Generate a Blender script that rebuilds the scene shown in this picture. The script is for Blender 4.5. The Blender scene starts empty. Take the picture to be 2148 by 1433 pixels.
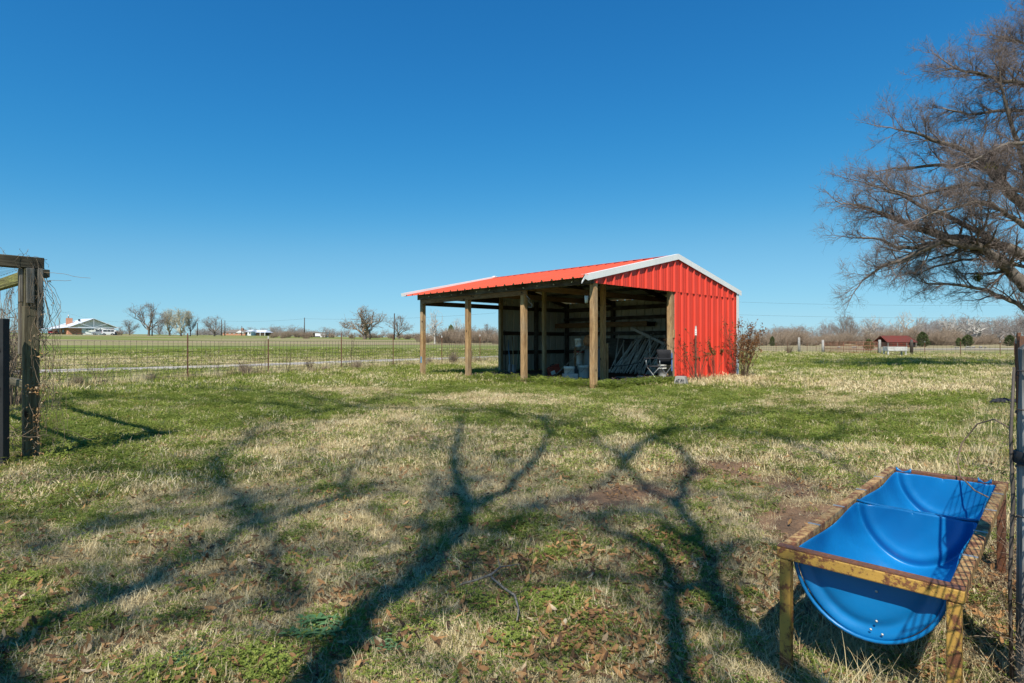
import bpy, math, random
import numpy as np
from mathutils import Vector
R = math.radians
scn = bpy.context.scene
COL = scn.collection
rnd = random.Random(7)
nr = np.random.RandomState(11)

# ------------------------------------------------------------------ camera, sky, sun, exposure
F = 1193.0; HZ = 717.0; CH = 1.10          # focal length in photo pixels, horizon row, eye height
cam_d = bpy.data.cameras.new('camera'); cam_d.lens = 36 * F / 2148; cam_d.sensor_width = 36
cam_d.clip_end = 6000; cam_d.clip_start = 0.05
cam = bpy.data.objects.new('camera', cam_d); cam.location = (0, 0, CH); cam.rotation_euler = (R(90), 0, 0)
COL.objects.link(cam); scn.camera = cam
SUN_EL = 50.0
SH = np.array([0.205, 0.814])              # ground shadow of a 1 m stick
w = bpy.data.worlds.new('World'); scn.world = w; w.use_nodes = True
nt = w.node_tree; nt.nodes.clear()
sky = nt.nodes.new('ShaderNodeTexSky'); sky.sky_type = 'NISHITA'; sky.sun_disc = False
sky.sun_elevation = R(SUN_EL); sky.sun_rotation = math.atan2(-SH[0], -SH[1]) % (2 * math.pi)
sky.altitude = 2000; sky.air_density = 1.0; sky.dust_density = 0.4; sky.ozone_density = 3.0
EXPO = 0.42
v1 = nt.nodes.new('ShaderNodeVectorMath'); v1.operation = 'SCALE'; v1.inputs['Scale'].default_value = 0.1
v2 = nt.nodes.new('ShaderNodeVectorMath'); v2.operation = 'SCALE'; v2.inputs['Scale'].default_value = 10 / 2 ** EXPO
cv = nt.nodes.new('ShaderNodeRGBCurve')        # the deep polarised blue of the photograph
for k, pts_ in enumerate((((0, 0), (.04, .010), (.077, .018), (.149, .052), (.289, .19), (.5, .31), (.74, .413), (1, .47)), ((0, 0), (.137, .174), (.259, .314), (.473, .521), (.893, .73), (1, .75)), ((0, 0), (.268, .479), (.469, .672), (.728, .812), (.857, .871), (1, .89)))):
    c_ = cv.mapping.curves[k]
    c_.points[0].location = pts_[0]; c_.points[1].location = pts_[-1]
    for q_ in pts_[1:-1]: c_.points.new(*q_)
cv.mapping.extend = 'HORIZONTAL'; cv.mapping.update()
bg = nt.nodes.new('ShaderNodeBackground'); bg.inputs['Strength'].default_value = 0.1
wo = nt.nodes.new('ShaderNodeOutputWorld')
nt.links.new(sky.outputs[0], v1.inputs[0]); nt.links.new(v1.outputs[0], cv.inputs['Color']); 
v3 = nt.nodes.new('ShaderNodeVectorMath'); v3.operation = 'SUBTRACT'; v3.inputs[1].default_value = (1, 1, 1); v4 = nt.nodes.new('ShaderNodeVectorMath'); v4.operation = 'MAXIMUM'; v4.inputs[1].default_value = (0, 0, 0); v5 = nt.nodes.new('ShaderNodeVectorMath'); v5.operation = 'ADD'   # the bright haze round the sun keeps its own strength
nt.links.new(v1.outputs[0], v3.inputs[0]); nt.links.new(v3.outputs[0], v4.inputs[0]); nt.links.new(v4.outputs[0], v5.inputs[0]); nt.links.new(cv.outputs[0], v5.inputs[1]); nt.links.new(v5.outputs[0], v2.inputs[0]); nt.links.new(v2.outputs[0], bg.inputs[0]); nt.links.new(bg.outputs[0], wo.inputs[0])
sd = bpy.data.lights.new('sun', 'SUN'); sd.energy = 5.0; sd.angle = R(0.53); sd.color = (1.0, 0.945, 0.85)
sun = bpy.data.objects.new('sun', sd); COL.objects.link(sun)
sun.rotation_euler = Vector((SH[0], SH[1], -1)).to_track_quat('-Z', 'Y').to_euler(); sun.location = (-5, -20, 30)
scn.view_settings.view_transform = 'Standard'; scn.view_settings.look = 'None'
scn.view_settings.exposure = EXPO; scn.view_settings.gamma = 1.0; scn.view_settings.use_curve_mapping = False
scn.render.engine = 'CYCLES'
scn.cycles.max_bounces = 6; scn.cycles.diffuse_bounces = 3; scn.cycles.transparent_max_bounces = 8

# ------------------------------------------------------------------ numbers to places
def gz(x, y):
    """height of the land"""
    x = np.asarray(x, float); y = np.asarray(y, float)
    d = np.maximum(y, 0.01); az = np.clip(x / np.maximum(d, 5), -1.2, 1.2)
    a = np.interp(az, [-.9, -.3, 0, .4, .9], [.0245, .0155, .0130, .0115, .0115])
    d0 = np.interp(az, [-.9, -.3, 0, .4, .9], [26, 29, 38, 82, 82])
    t = np.clip((d - d0), 0, None); t = np.where(t < 20, t * t / 40, t - 10) + 0.0
    top = np.interp(az, [-.9, -.3, 0, .4, .9], [205, 205, 205, 150, 150])
    t = np.where(t > top, top, t)
    z = a * t * np.clip((y - 5) / 20, 0, 1)
    return z
def gzf(x, y): return float(gz(x, y))
def at(px, py, z=0.0):
    d = F * (CH - z) / (py - HZ)
    return np.array([(px - 1074) / F * d, d, z])
def atd(px, d, py=None):
    x = (px - 1074) / F * d
    return np.array([x, d, gzf(x, d) if py is None else CH - (py - HZ) / F * d])

def hsh(ix, iy, s):
    n = (ix.astype(np.int64) * 374761393 + iy.astype(np.int64) * 668265263 + s * 1442695041) & 0x7fffffff
    n = ((n ^ (n >> 13)) * 1274126177) & 0x7fffffff
    return ((n ^ (n >> 16)) & 0xffff) / 65535.0
def vnoise(x, y, s=0):
    ix = np.floor(x); iy = np.floor(y); fx = x - ix; fy = y - iy
    fx = fx * fx * (3 - 2 * fx); fy = fy * fy * (3 - 2 * fy)
    a = hsh(ix, iy, s); b = hsh(ix + 1, iy, s); c = hsh(ix, iy + 1, s); d = hsh(ix + 1, iy + 1, s)
    return (a * (1 - fx) + b * fx) * (1 - fy) + (c * (1 - fx) + d * fx) * fy
def fbm(x, y, s=0, o=4):
    v = 0; a = .5; t = 0
    for k in range(o):
        v = v + a * vnoise(x * 2 ** k + 17.3 * k, y * 2 ** k - 9.1 * k, s + k); t += a; a *= .55
    return v / t

# ------------------------------------------------------------------ materials
MATS = {}
def col4(c): return (c[0], c[1], c[2], 1)
class NT:
    def __init__(s, name):
        s.m = bpy.data.materials.new(name); s.m.use_nodes = True; s.t = s.m.node_tree; s.t.nodes.clear()
        s.o = s.n('ShaderNodeOutputMaterial'); s.co = s.n('ShaderNodeTexCoord')
        MATS[name] = s.m
    def n(s, k, **kw):
        q = s.t.nodes.new(k)
        for a, b in kw.items(): setattr(q, a, b)
        return q
    def l(s, a, b): s.t.links.new(a, b)
    def map(s, scale=(1, 1, 1), src=None, rot=(0, 0, 0)):
        m = s.n('ShaderNodeMapping'); m.inputs['Scale'].default_value = scale; m.inputs['Rotation'].default_value = rot
        s.l(src or s.co.outputs['Object'], m.inputs['Vector']); return m.outputs[0]
    def noise(s, scale, vec=None, detail=5, rough=.6, dist=0):
        q = s.n('ShaderNodeTexNoise'); q.inputs['Scale'].default_value = scale; q.inputs['Detail'].default_value = detail
        q.inputs['Roughness'].default_value = rough; q.inputs['Distortion'].default_value = dist
        s.l(vec or s.co.outputs['Object'], q.inputs['Vector']); return q.outputs['Fac']
    def ramp(s, fac, stops, interp='LINEAR'):
        r = s.n('ShaderNodeValToRGB'); e = r.color_ramp.elements; r.color_ramp.interpolation = interp
        while len(e) < len(stops): e.new(.5)
        for q, (p, c) in zip(e, stops):
            q.position = p; q.color = col4(c) if not isinstance(c, (int, float)) else (c, c, c, 1)
        s.l(fac, r.inputs[0]); return r.outputs[0]
    def mix(s, fac, a, b, mode='MIX'):
        q = s.n('ShaderNodeMix', data_type='RGBA', blend_type=mode)
        for i, v in ((0, fac), (6, a), (7, b)):
            if isinstance(v, (int, float)): q.inputs[i].default_value = v if i == 0 else (v, v, v, 1)
            elif isinstance(v, tuple): q.inputs[i].default_value = col4(v)
            else: s.l(v, q.inputs[i])
        return q.outputs[2]
    def math(s, op, a, b=0.0):
        q = s.n('ShaderNodeMath', operation=op)
        for i, v in ((0, a), (1, b)):
            if isinstance(v, (int, float)): q.inputs[i].default_value = v
            else: s.l(v, q.inputs[i])
        return q.outputs[0]
    def bsdf(s, col, rough=.7, metal=0, bump=None, bstr=.3, bdist=.01, spec=.4, transl=None):
        p = s.n('ShaderNodeBsdfPrincipled')
        for k, v in (('Base Color', col), ('Roughness', rough), ('Metallic', metal), ('Specular IOR Level', spec)):
            if isinstance(v, (int, float)): p.inputs[k].default_value = v
            elif isinstance(v, tuple): p.inputs[k].default_value = col4(v)
            else: s.l(v, p.inputs[k])
        if bump is not None:
            b = s.n('ShaderNodeBump'); b.inputs['Strength'].default_value = bstr; b.inputs['Distance'].default_value = bdist
            s.l(bump, b.inputs['Height']); s.l(b.outputs[0], p.inputs['Normal'])
        out = p.outputs[0]
        if transl:
            t = s.n('ShaderNodeBsdfTranslucent'); mx = s.n('ShaderNodeMixShader'); mx.inputs[0].default_value = transl
            if isinstance(col, tuple): t.inputs[0].default_value = col4(col)
            else: s.l(col, t.inputs[0])
            s.l(out, mx.inputs[1]); s.l(t.outputs[0], mx.inputs[2]); out = mx.outputs[0]
        s.l(out, s.o.inputs['Surface']); return s.m
def rand(n):
    return n.n('ShaderNodeObjectInfo').outputs['Random']
def simple(name, c1, c2, scale=8, rough=.7, metal=0, bump=.2, stretch=(1, 1, 1), spec=.4, bdist=.005):
    n = NT(name); v = n.map(stretch)
    f = n.noise(scale, v); f2 = n.noise(scale * 6, v, 3)
    c = n.mix(n.ramp(f, [(.3, 0), (.7, 1)]), c1, c2)
    c = n.mix(.35, c, n.ramp(f2, [(.3, .35), (.7, .65)]), 'OVERLAY')
    return n.bsdf(c, rough, metal, f2, bump, bdist, spec)
def wood(name, light, dark, grey, axis=2, knots=True, gfac=(.45, .75)):
    n = NT(name)
    st = [9, 9, 9]; st[axis] = .55
    v = n.map(tuple(st)); vr = n.n('ShaderNodeVectorMath', operation='ADD'); n.l(v, vr.inputs[0])
    rr = n.n('ShaderNodeCombineXYZ'); n.l(n.math('MULTIPLY', rand(n), 37.0), rr.inputs[0]); n.l(n.math('MULTIPLY', rand(n), 11.0), rr.inputs[2])
    n.l(rr.outputs[0], vr.inputs[1]); v = vr.outputs[0]
    f = n.noise(1.6, v, 7, .65, .6); fine = n.noise(9, v, 5, .7)
    c = n.mix(n.ramp(f, [(.35, 0), (.65, 1)]), light, dark)
    c = n.mix(n.ramp(n.noise(1.1, n.map((1, 1, 1)), 4), [(gfac[0], 0), (gfac[1], 1)]), c, grey)
    c = n.mix(n.ramp(fine, [(.40, 0), (.66, .9)]), c, (dark[0] * .35, dark[1] * .33, dark[2] * .3))
    c = n.mix(n.math('MULTIPLY', rand(n), .18), c, (dark[0] * .6, dark[1] * .6, dark[2] * .6))
    if knots:
        st2 = [1, 1, 1]; st2[axis] = .6
        vo = n.n('ShaderNodeTexVoronoi'); vo.inputs['Scale'].default_value = 4.2; n.l(n.map(tuple(st2)), vo.inputs['Vector'])
        c = n.mix(n.ramp(vo.outputs['Distance'], [(.06, 1), (.13, 0)]), c, (.035, .02, .012))
    return n.bsdf(c, .85, 0, n.mix(.5, f, fine), .7, .006, .2)

def build_mats():
    # land: cover attribute  R = green, G = bare soil, B = far field
    n = NT('land'); at_ = n.n('ShaderNodeAttribute', attribute_name='cover'); sp = n.n('ShaderNodeSeparateColor'); n.l(at_.outputs['Color'], sp.inputs[0])
    P = n.co.outputs['Object']
    nb = n.noise(.9, P, 6, .65); nm = n.noise(7, P, 5, .7); nf = n.noise(45, P, 4, .75); nff = n.noise(170, P, 3, .8)
    straw = n.mix(n.ramp(nm, [(.3, 0), (.7, 1)]), (.42, .35, .195), (.25, .19, .10))
    straw = n.mix(n.ramp(nf, [(.42, 0), (.7, .8)]), straw, (.45, .39, .26))
    straw = n.mix(n.ramp(nff, [(.4, .55), (.62, 0)]), straw, (.08, .058, .035))
    green = n.mix(n.ramp(nm, [(.35, 0), (.7, 1)]), (.15, .20, .035), (.25, .295, .065))
    green = n.mix(n.ramp(nf, [(.4, .6), (.62, 0)]), green, (.035, .055, .014))
    gfac = n.math('ADD', sp.outputs[0], n.math('MULTIPLY', n.math('SUBTRACT', nf, .5), 1.1)); gfac = n.math('ADD', gfac, n.math('MULTIPLY', n.math('SUBTRACT', nm, .5), .9))
    c = n.mix(n.ramp(gfac, [(.32, 0), (.68, 1)]), straw, green)
    soil = n.mix(n.ramp(nm, [(.35, 0), (.65, 1)]), (.42, .25, .14), (.28, .175, .105)); soil = n.mix(n.ramp(nf, [(.4, .6), (.65, 0)]), soil, (.15, .095, .06)); soil = n.mix(n.ramp(nff, [(.6, 0), (.7, .7)]), soil, (.42, .34, .22))
    dfac = n.math('ADD', sp.outputs[1], n.math('MULTIPLY', n.math('SUBTRACT', nf, .5), .7)); dfac = n.math('ADD', dfac, n.math('MULTIPLY', n.math('SUBTRACT', nm, .5), .5))
    c = n.mix(n.ramp(dfac, [(.35, 0), (.6, 1)]), c, soil)
    n.bsdf(c, .95, 0, n.mix(.5, nf, nff), .8, .03, .1)
    # gravel
    n = NT('gravel'); P = n.co.outputs['Object']; v = n.n('ShaderNodeTexVoronoi'); v.inputs['Scale'].default_value = 22; n.l(P, v.inputs['Vector'])
    c = n.mix(n.ramp(n.noise(1.3, P), [(.35, 0), (.65, 1)]), (.52, .48, .43), (.38, .34, .29)); c = n.mix(.5, c, n.ramp(v.outputs['Distance'], [(0, .75), (.6, .25)]), 'OVERLAY')
    n.bsdf(c, .95, 0, v.outputs['Distance'], .6, .03, .1)
    # shed floor dirt
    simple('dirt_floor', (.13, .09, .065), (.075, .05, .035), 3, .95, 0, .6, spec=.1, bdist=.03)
    # grasses
    def blade(name, stops, tr=.35):
        n = NT(name); vc = n.n('ShaderNodeAttribute', attribute_name='tint')
        f = n.math('ADD', n.math('MULTIPLY', rand(n), .55), n.math('MULTIPLY', vc.outputs['Fac'], .45))
        n.bsdf(n.ramp(f, stops), .75, 0, spec=.25, transl=tr)
    blade('dry_blade', [(0, (.22, .155, .08)), (.25, (.46, .36, .18)), (.6, (.67, .555, .315)), (1, (.82, .73, .48))], .25)
    blade('green_blade', [(0, (.06, .10, .014)), (.3, (.165, .215, .032)), (.65, (.29, .32, .055)), (1, (.48, .45, .14))], .4)
    blade('clover_leaf', [(0, (.065, .11, .018)), (.45, (.17, .225, .038)), (1, (.33, .37, .08))], .35)
    blade('blue_green_leaf', [(0, (.09, .20, .075)), (1, (.20, .36, .16))], .35)
    blade('dead_leaf', [(0, (.05, .032, .02)), (.3, (.15, .08, .038)), (.6, (.34, .18, .07)), (.85, (.44, .28, .13)), (1, (.52, .43, .30))], .15)
    blade('weed_stem', [(0, (.10, .07, .045)), (.5, (.21, .15, .10)), (1, (.34, .26, .17))], .1)
    blade('rose_leaf', [(0, (.07, .04, .018)), (.4, (.19, .08, .03)), (.75, (.24, .13, .045)), (.9, (.13, .13, .035)), (1, (.34, .25, .08))], .3)
    blade('flower', [(0, (.30, .14, .32)), (1, (.48, .28, .45))], .3)
    blade('needle', [(0, (.035, .05, .016)), (.5, (.075, .10, .030)), (1, (.14, .155, .05))], .2)
    blade('mistletoe', [(0, (.20, .20, .02)), (1, (.45, .42, .04))], .3)
    # bark
    n = NT('bark'); f = n.noise(6, n.map((1, 1, .35)), 6, .7); r_ = n.ramp(rand(n), [(0, (.85)), (1, 1.15)])
    c = n.mix(n.ramp(f, [(.35, 0), (.7, 1)]), (.075, .06, .048), (.22, .19, .155)); n.bsdf(c, .95, 0, f, .8, .03, .1)
    def twig(name, a, b):
        n = NT(name); c = n.mix(n.noise(.5, None, 2), a, b); n.bsdf(c, .9, 0, spec=.15)
    twig('twig_purple', (.125, .095, .085), (.20, .165, .145))
    twig('twig_grey', (.19, .155, .13), (.28, .24, .20))
    twig('twig_bleached', (.36, .33, .29), (.50, .47, .42))
    twig('twig_pale', (.38, .35, .25), (.46, .43, .32))
    twig('twig_brown', (.22, .165, .12), (.32, .25, .18))
    twig('twig_far', (.24, .215, .20), (.34, .31, .285))
    # timber
    wood('post_wood', (.62, .41, .20), (.33, .19, .09), (.38, .32, .22))
    wood('post_wood_pale', (.44, .33, .185), (.30, .21, .11), (.42, .38, .28))
    wood('beam_wood_x', (.34, .20, .10), (.20, .115, .055), (.24, .19, .13), 0)
    wood('beam_wood_y', (.34, .20, .10), (.20, .115, .055), (.24, .19, .13), 1)
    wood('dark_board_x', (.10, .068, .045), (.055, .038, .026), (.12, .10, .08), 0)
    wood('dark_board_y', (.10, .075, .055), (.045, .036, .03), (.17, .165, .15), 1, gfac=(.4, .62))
    wood('grey_board', (.30, .27, .22), (.17, .15, .12), (.34, .33, .30))
    wood('mossy_board', (.22, .20, .13), (.11, .095, .06), (.20, .225, .07), 2)
    wood('mossy_beam_y', (.27, .25, .10), (.14, .12, .06), (.29, .30, .08), 1)
    wood('mossy_beam_d', (.15, .12, .08), (.075, .06, .04), (.15, .15, .10), 1)
    wood('mossy_beam_x', (.22, .19, .13), (.11, .095, .06), (.21, .20, .11), 0)
    wood('old_post', (.50, .48, .44), (.26, .245, .22), (.56, .55, .52), 2)
    # painted sheet metal
    def sheet(name, a, b, dirt, rough=.38):
        n = NT(name); f = n.noise(1.2, n.map((1, 1, .4))); st = n.noise(14, n.map((1, 1, .06)), 4)
        c = n.mix(n.ramp(f, [(.35, 0), (.65, 1)]), a, b); c = n.mix(n.ramp(st, [(.56, 0), (.8, .35)]), c, dirt)
        n.bsdf(c, n.ramp(f, [(.3, rough), (.7, rough + .2)]), 0, n.noise(2.5), .12, .02, .5)
    sheet('red_sheet', (.68, .050, .022), (.62, .042, .019), (.40, .05, .035))
    sheet('red_roof', (.72, .105, .045), (.66, .088, .038), (.42, .08, .05), .42)
    sheet('white_sheet', (.50, .50, .43), (.40, .40, .34), (.16, .14, .11), .5)
    sheet('white_trim', (.80, .80, .77), (.70, .71, .69), (.42, .40, .37), .4)
    sheet('grey_metal_roof', (.62, .66, .72), (.52, .56, .62), (.40, .40, .42), .45)
    n = NT('old_red_roof'); f = n.noise(3); n.bsdf(n.mix(n.ramp(f, [(.4, 0), (.65, 1)]), (.19, .032, .022), (.11, .05, .035)), .7)
    # steel
    def rusty(name, paint, lo, hi, sc=7):
        n = NT(name); f = n.noise(sc * 3.6, None, 9, .75); g = n.noise(60, None, 4, .8)
        m_ = n.math('ADD', f, n.math('MULTIPLY', n.math('SUBTRACT', g, .5), .3))
        rust = n.mix(n.ramp(g, [(.35, 0), (.65, 1)]), (.085, .035, .022), (.24, .095, .04))
        k = n.ramp(m_, [(lo, 0), (hi, 1)]); n.bsdf(n.mix(k, paint, rust), n.ramp(k, [(0, .5), (1, .9)]), 0, n.mix(.5, k, g), .5, .003, .4)
    rusty('yellow_rust', (.46, .27, .06), .50, .58)
    rusty('top_rust', (.48, .31, .12), .42, .56)
    rusty('brown_rust', (.13, .065, .045), .40, .6)
    rusty('gate_rust', (.30, .12, .07), .45, .6)
    rusty('post_rust', (.10, .055, .04), .4, .6, 4)
    n = NT('blue_plastic'); f = n.noise(4, None, 5); n.bsdf(n.mix(n.ramp(f, [(.35, 0), (.65, 1)]), (.004, .175, .44), (.003, .15, .39)), n.ramp(n.noise(30), [(.3, .30), (.7, .42)]), 0, n.noise(6), .08, .02, .5)
    simple('wire', (.12, .10, .085), (.07, .06, .05), 20, .7, .1)
    simple('wire_dark', (.07, .06, .055), (.045, .04, .035), 20, .7, .2)
    simple('galvanised', (.50, .51, .50), (.36, .37, .37), 9, .45, .6)
    simple('pipe_grey', (.55, .55, .53), (.36, .35, .33), 9, .6, .1)
    simple('black_paint', (.012, .013, .014), (.02, .02, .022), 9, .6)
    simple('black_fabric', (.015, .016, .02), (.03, .03, .035), 30, .9)
    simple('blue_fabric', (.06, .14, .32), (.08, .17, .36), 30, .9)
    simple('white_plastic', (.72, .72, .68), (.55, .55, .50), 6, .5)
    simple('red_plastic', (.32, .05, .03), (.24, .05, .03), 6, .55)
    simple('concrete', (.42, .42, .40), (.30, .30, .29), 9, .9, 0, .5)
    simple('grey_panel', (.24, .25, .25), (.17, .18, .18), 5, .7)
    simple('cardboard', (.40, .20, .09), (.25, .11, .05), 6, .9)
    simple('green_paint', (.05, .16, .09), (.04, .12, .07), 6, .6)
    simple('blue_paint', (.15, .30, .42), (.10, .22, .33), 6, .6)
    simple('yellow_wood', (.50, .40, .22), (.38, .28, .14), 9, .7)
    simple('white_paint_worn', (.60, .60, .58), (.30, .30, .28), 6, .8)
    simple('glass_dark', (.03, .035, .04), (.05, .055, .06), 2, .15, 0, 0, spec=.8)
    simple('car_white', (.72, .73, .74), (.68, .69, .70), 2, .25, 0, 0, spec=.6)
    simple('car_silver', (.36, .38, .40), (.34, .36, .38), 2, .3, .4, 0, spec=.6)
    simple('tyre', (.02, .02, .02), (.03, .03, .03), 9, .9)
    simple('light_red', (.4, .02, .02), (.35, .02, .02), 2, .3)
    simple('scribble', (.03, .03, .035), (.05, .05, .05), 9, .9)
    n = NT('brick'); b = n.n('ShaderNodeTexBrick'); n.l(n.map((1, 1, 1), rot=(R(90), 0, 0)), b.inputs[0]); b.inputs['Scale'].default_value = 3.2
    b.inputs['Color1'].default_value = (.50, .21, .115, 1); b.inputs['Color2'].default_value = (.36, .15, .085, 1); b.inputs['Mortar'].default_value = (.50, .42, .34, 1); b.inputs['Mortar Size'].default_value = .012
    n.bsdf(b.outputs[0], .9)
    simple('shingle_brown', (.20, .17, .14), (.14, .12, .10), 3, .9)
    simple('siding_white', (.74, .75, .76), (.66, .67, .69), 2, .7, stretch=(.2, .2, 6))
    wood('mossy_side', (.26, .23, .09), (.13, .115, .05), (.25, .25, .08), 0, gfac=(.35, .6))
    simple('pole_steel', (.80, .80, .76), (.55, .54, .52), 9, .7, 0)
    simple('chair_tube', (.22, .23, .24), (.14, .14, .15), 9, .5, .3)
    simple('stone_dull', (.30, .28, .25), (.20, .19, .17), 4, .9)
build_mats()

# ------------------------------------------------------------------ mesh helpers
def tagd(o, label=None, cat=None, group=None, kind=None):
    if label: o['label'] = label
    if cat: o['category'] = cat
    if group: o['group'] = group
    if kind: o['kind'] = kind
    return o
def thing(name, label, cat, loc=(0, 0, 0), rz=0, group=None):
    o = bpy.data.objects.new(name, None); COL.objects.link(o); o.location = tuple(float(v) for v in loc); o.rotation_euler = (0, 0, rz)
    o.empty_display_size = .2
    return tagd(o, label, cat, group)
def link(name, me, parent=None):
    o = bpy.data.objects.new(name, me); COL.objects.link(o)
    if parent is not None: o.parent = parent
    return o
def M(names, me):
    for q in ([names] if isinstance(names, str) else names): me.materials.append(MATS[q])
def np_mesh(name, V, tris=None, quads=None, smooth=False):
    me = bpy.data.meshes.new(name); V = np.asarray(V, np.float32); me.vertices.add(len(V)); me.vertices.foreach_set('co', V.ravel())
    parts = [(np.asarray(q, np.int32), k) for q, k in ((tris, 3), (quads, 4)) if q is not None and len(q)]
    nl = sum(len(q) * k for q, k in parts); npy = sum(len(q) for q, k in parts)
    me.loops.add(nl); me.polygons.add(npy)
    me.loops.foreach_set('vertex_index', np.concatenate([q.ravel() for q, k in parts]))
    tot = np.concatenate([np.full(len(q), k, np.int32) for q, k in parts]); st = np.concatenate([[0], np.cumsum(tot)[:-1]]).astype(np.int32)
    me.polygons.foreach_set('loop_start', st)
    if smooth: me.polygons.foreach_set('use_smooth', np.ones(npy, bool))
    me.update(calc_edges=True); return me
class MB:
    def __init__(s): s.v = []; s.f = []; s.mi = []; s.sm = []
    def add(s, v, f, mi=0, sm=False):
        b = len(s.v); s.v += [tuple(float(c) for c in p) for p in v]
        for q in f: s.f.append([b + i for i in q]); s.mi.append(mi); s.sm.append(sm)
        return s
    def box(s, x0, x1, y0, y1, z0, z1, mi=0):
        v = [(x, y, z) for z in (z0, z1) for y in (y0, y1) for x in (x0, x1)]
        return s.add(v, [(0, 2, 3, 1), (4, 5, 7, 6), (0, 1, 5, 4), (2, 6, 7, 3), (0, 4, 6, 2), (1, 3, 7, 5)], mi)
    def bar(s, p0, p1, w, h, mi=0, up=(0, 0, 1)):
        p0 = Vector(p0); p1 = Vector(p1); d = (p1 - p0).normalized(); u = Vector(up)
        if abs(d.dot(u)) > .98: u = Vector((1, 0, 0))
        sd_ = d.cross(u).normalized(); uu = sd_.cross(d).normalized(); v = []
        for p in (p0, p1):
            for a, b in ((-1, -1), (1, -1), (1, 1), (-1, 1)): v.append(p + sd_ * (a * w / 2) + uu * (b * h / 2))
        return s.add(v, [(0, 1, 2, 3), (7, 6, 5, 4), (0, 4, 5, 1), (1, 5, 6, 2), (2, 6, 7, 3), (3, 7, 4, 0)], mi)
    def tube(s, pts, r, n=6, mi=0, caps=True, sm=True):
        pts = [Vector(p) for p in pts]; rr = r if isinstance(r, (list, tuple)) else [r] * len(pts); v = []; f = []; a = None
        for i, p in enumerate(pts):
            d = (pts[min(i + 1, len(pts) - 1)] - pts[max(i - 1, 0)]).normalized()
            if a is None: a = d.cross(Vector((0, 0, 1)) if abs(d.z) < .9 else Vector((1, 0, 0))).normalized()
            a = (a - d * a.dot(d)).normalized(); b = d.cross(a)
            for k in range(n): t = 2 * math.pi * k / n; v.append(p + (a * math.cos(t) + b * math.sin(t)) * rr[i])
        for i in range(len(pts) - 1):
            for k in range(n): f.append((i * n + k, i * n + (k + 1) % n, (i + 1) * n + (k + 1) % n, (i + 1) * n + k))
        s.add(v, f, mi, sm)
        if caps:
            b = len(s.v) - len(v); s.f.append([b + k for k in range(n)][::-1]); s.f.append([b + (len(pts) - 1) * n + k for k in range(n)]); s.mi += [mi, mi]; s.sm += [False, False]
        return s
    def lathe(s, prof, n=20, c=(0, 0, 0), mi=0, sm=True):
        v = [(c[0] + r * math.cos(2 * math.pi * k / n), c[1] + r * math.sin(2 * math.pi * k / n), c[2] + z) for r, z in prof for k in range(n)]
        f = [(i * n + k, i * n + (k + 1) % n, (i + 1) * n + (k + 1) % n, (i + 1) * n + k) for i in range(len(prof) - 1) for k in range(n)]
        return s.add(v, f, mi, sm)
    def poly(s, pts, mi=0): return s.add(pts, [tuple(range(len(pts)))], mi)
    def mesh(s, name, mats):
        me = bpy.data.meshes.new(name); me.from_pydata(s.v, [], s.f); M(mats, me)
        me.polygons.foreach_set('material_index', s.mi); me.polygons.foreach_set('use_smooth', s.sm); me.update(); return me
    def build(s, name, mats, parent=None, bevel=0):
        o = link(name, s.mesh(name, mats), parent)
        if bevel:
            b = o.modifiers.new('bevel', 'BEVEL'); b.width = bevel; b.segments = 2; b.limit_method = 'ANGLE'
        return o

# ------------------------------------------------------------------ land
PATCH = [  # px, py, rx, ry, green, soil
 (250, 850, 380, 65, .50, 0), (450, 793, 420, 20, .5, 0), (150, 935, 190, 60, .5, 0), (1100, 806, 330, 13, .55, 0), (900, 778, 200, 14, .6, 0),
 (1330, 822, 260, 16, .5, 0), (1800, 762, 330, 20, .75, 0), (1090, 1100, 110, 36, .55, 0), (1500, 905, 420, 50, .25, 0), (1980, 880, 170, 60, .40, 0),
 (640, 870, 180, 16, .45, 0), (1060, 841, 170, 13, -.7, 0), (820, 930, 330, 60, -.5, 0), (1500, 800, 110, 9, -1., 0), (1950, 812, 220, 16, -.5, 0),
 (1690, 838, 150, 10, -.45, 0), (1320, 885, 90, 10, -.5, 0), (430, 1180, 420, 160, -.28, 0), (1010, 1000, 150, 90, -.35, 0), (780, 1180, 120, 90, -.3, 0),
 (1275, 1045, 190, 40, -.2, .95), (1740, 1085, 190, 75, 0, .72), (1560, 1050, 190, 90, 0, .45), (1850, 960, 140, 36, 0, .35), (880, 921, 44, 9, 0, 1.2), (350, 1340, 420, 130, -.2, 0), (1480, 980, 190, 26, 0, .6), (1620, 985, 160, 30, 0, .45),
 (1700, 1130, 80, 50, 0, .6), (1850, 749, 330, 4, -.3, .45), (1900, 752, 200, 4, -.2, .4), (1400, 1150, 120, 60, .3, .1), (1500, 1260, 90, 60, .3, .1), (1240, 812, 40, 6, -.7, 0),
 (760, 826, 120, 8, -.3, 0), (1000, 880, 120, 12, .3, 0), (250, 1000, 260, 30, -.1, 0), (1700, 875, 110, 16, .3, 0), (2100, 1200, 80, 240, -.3, .5), (1200, 1330, 200, 120, .12, .1)]
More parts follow.
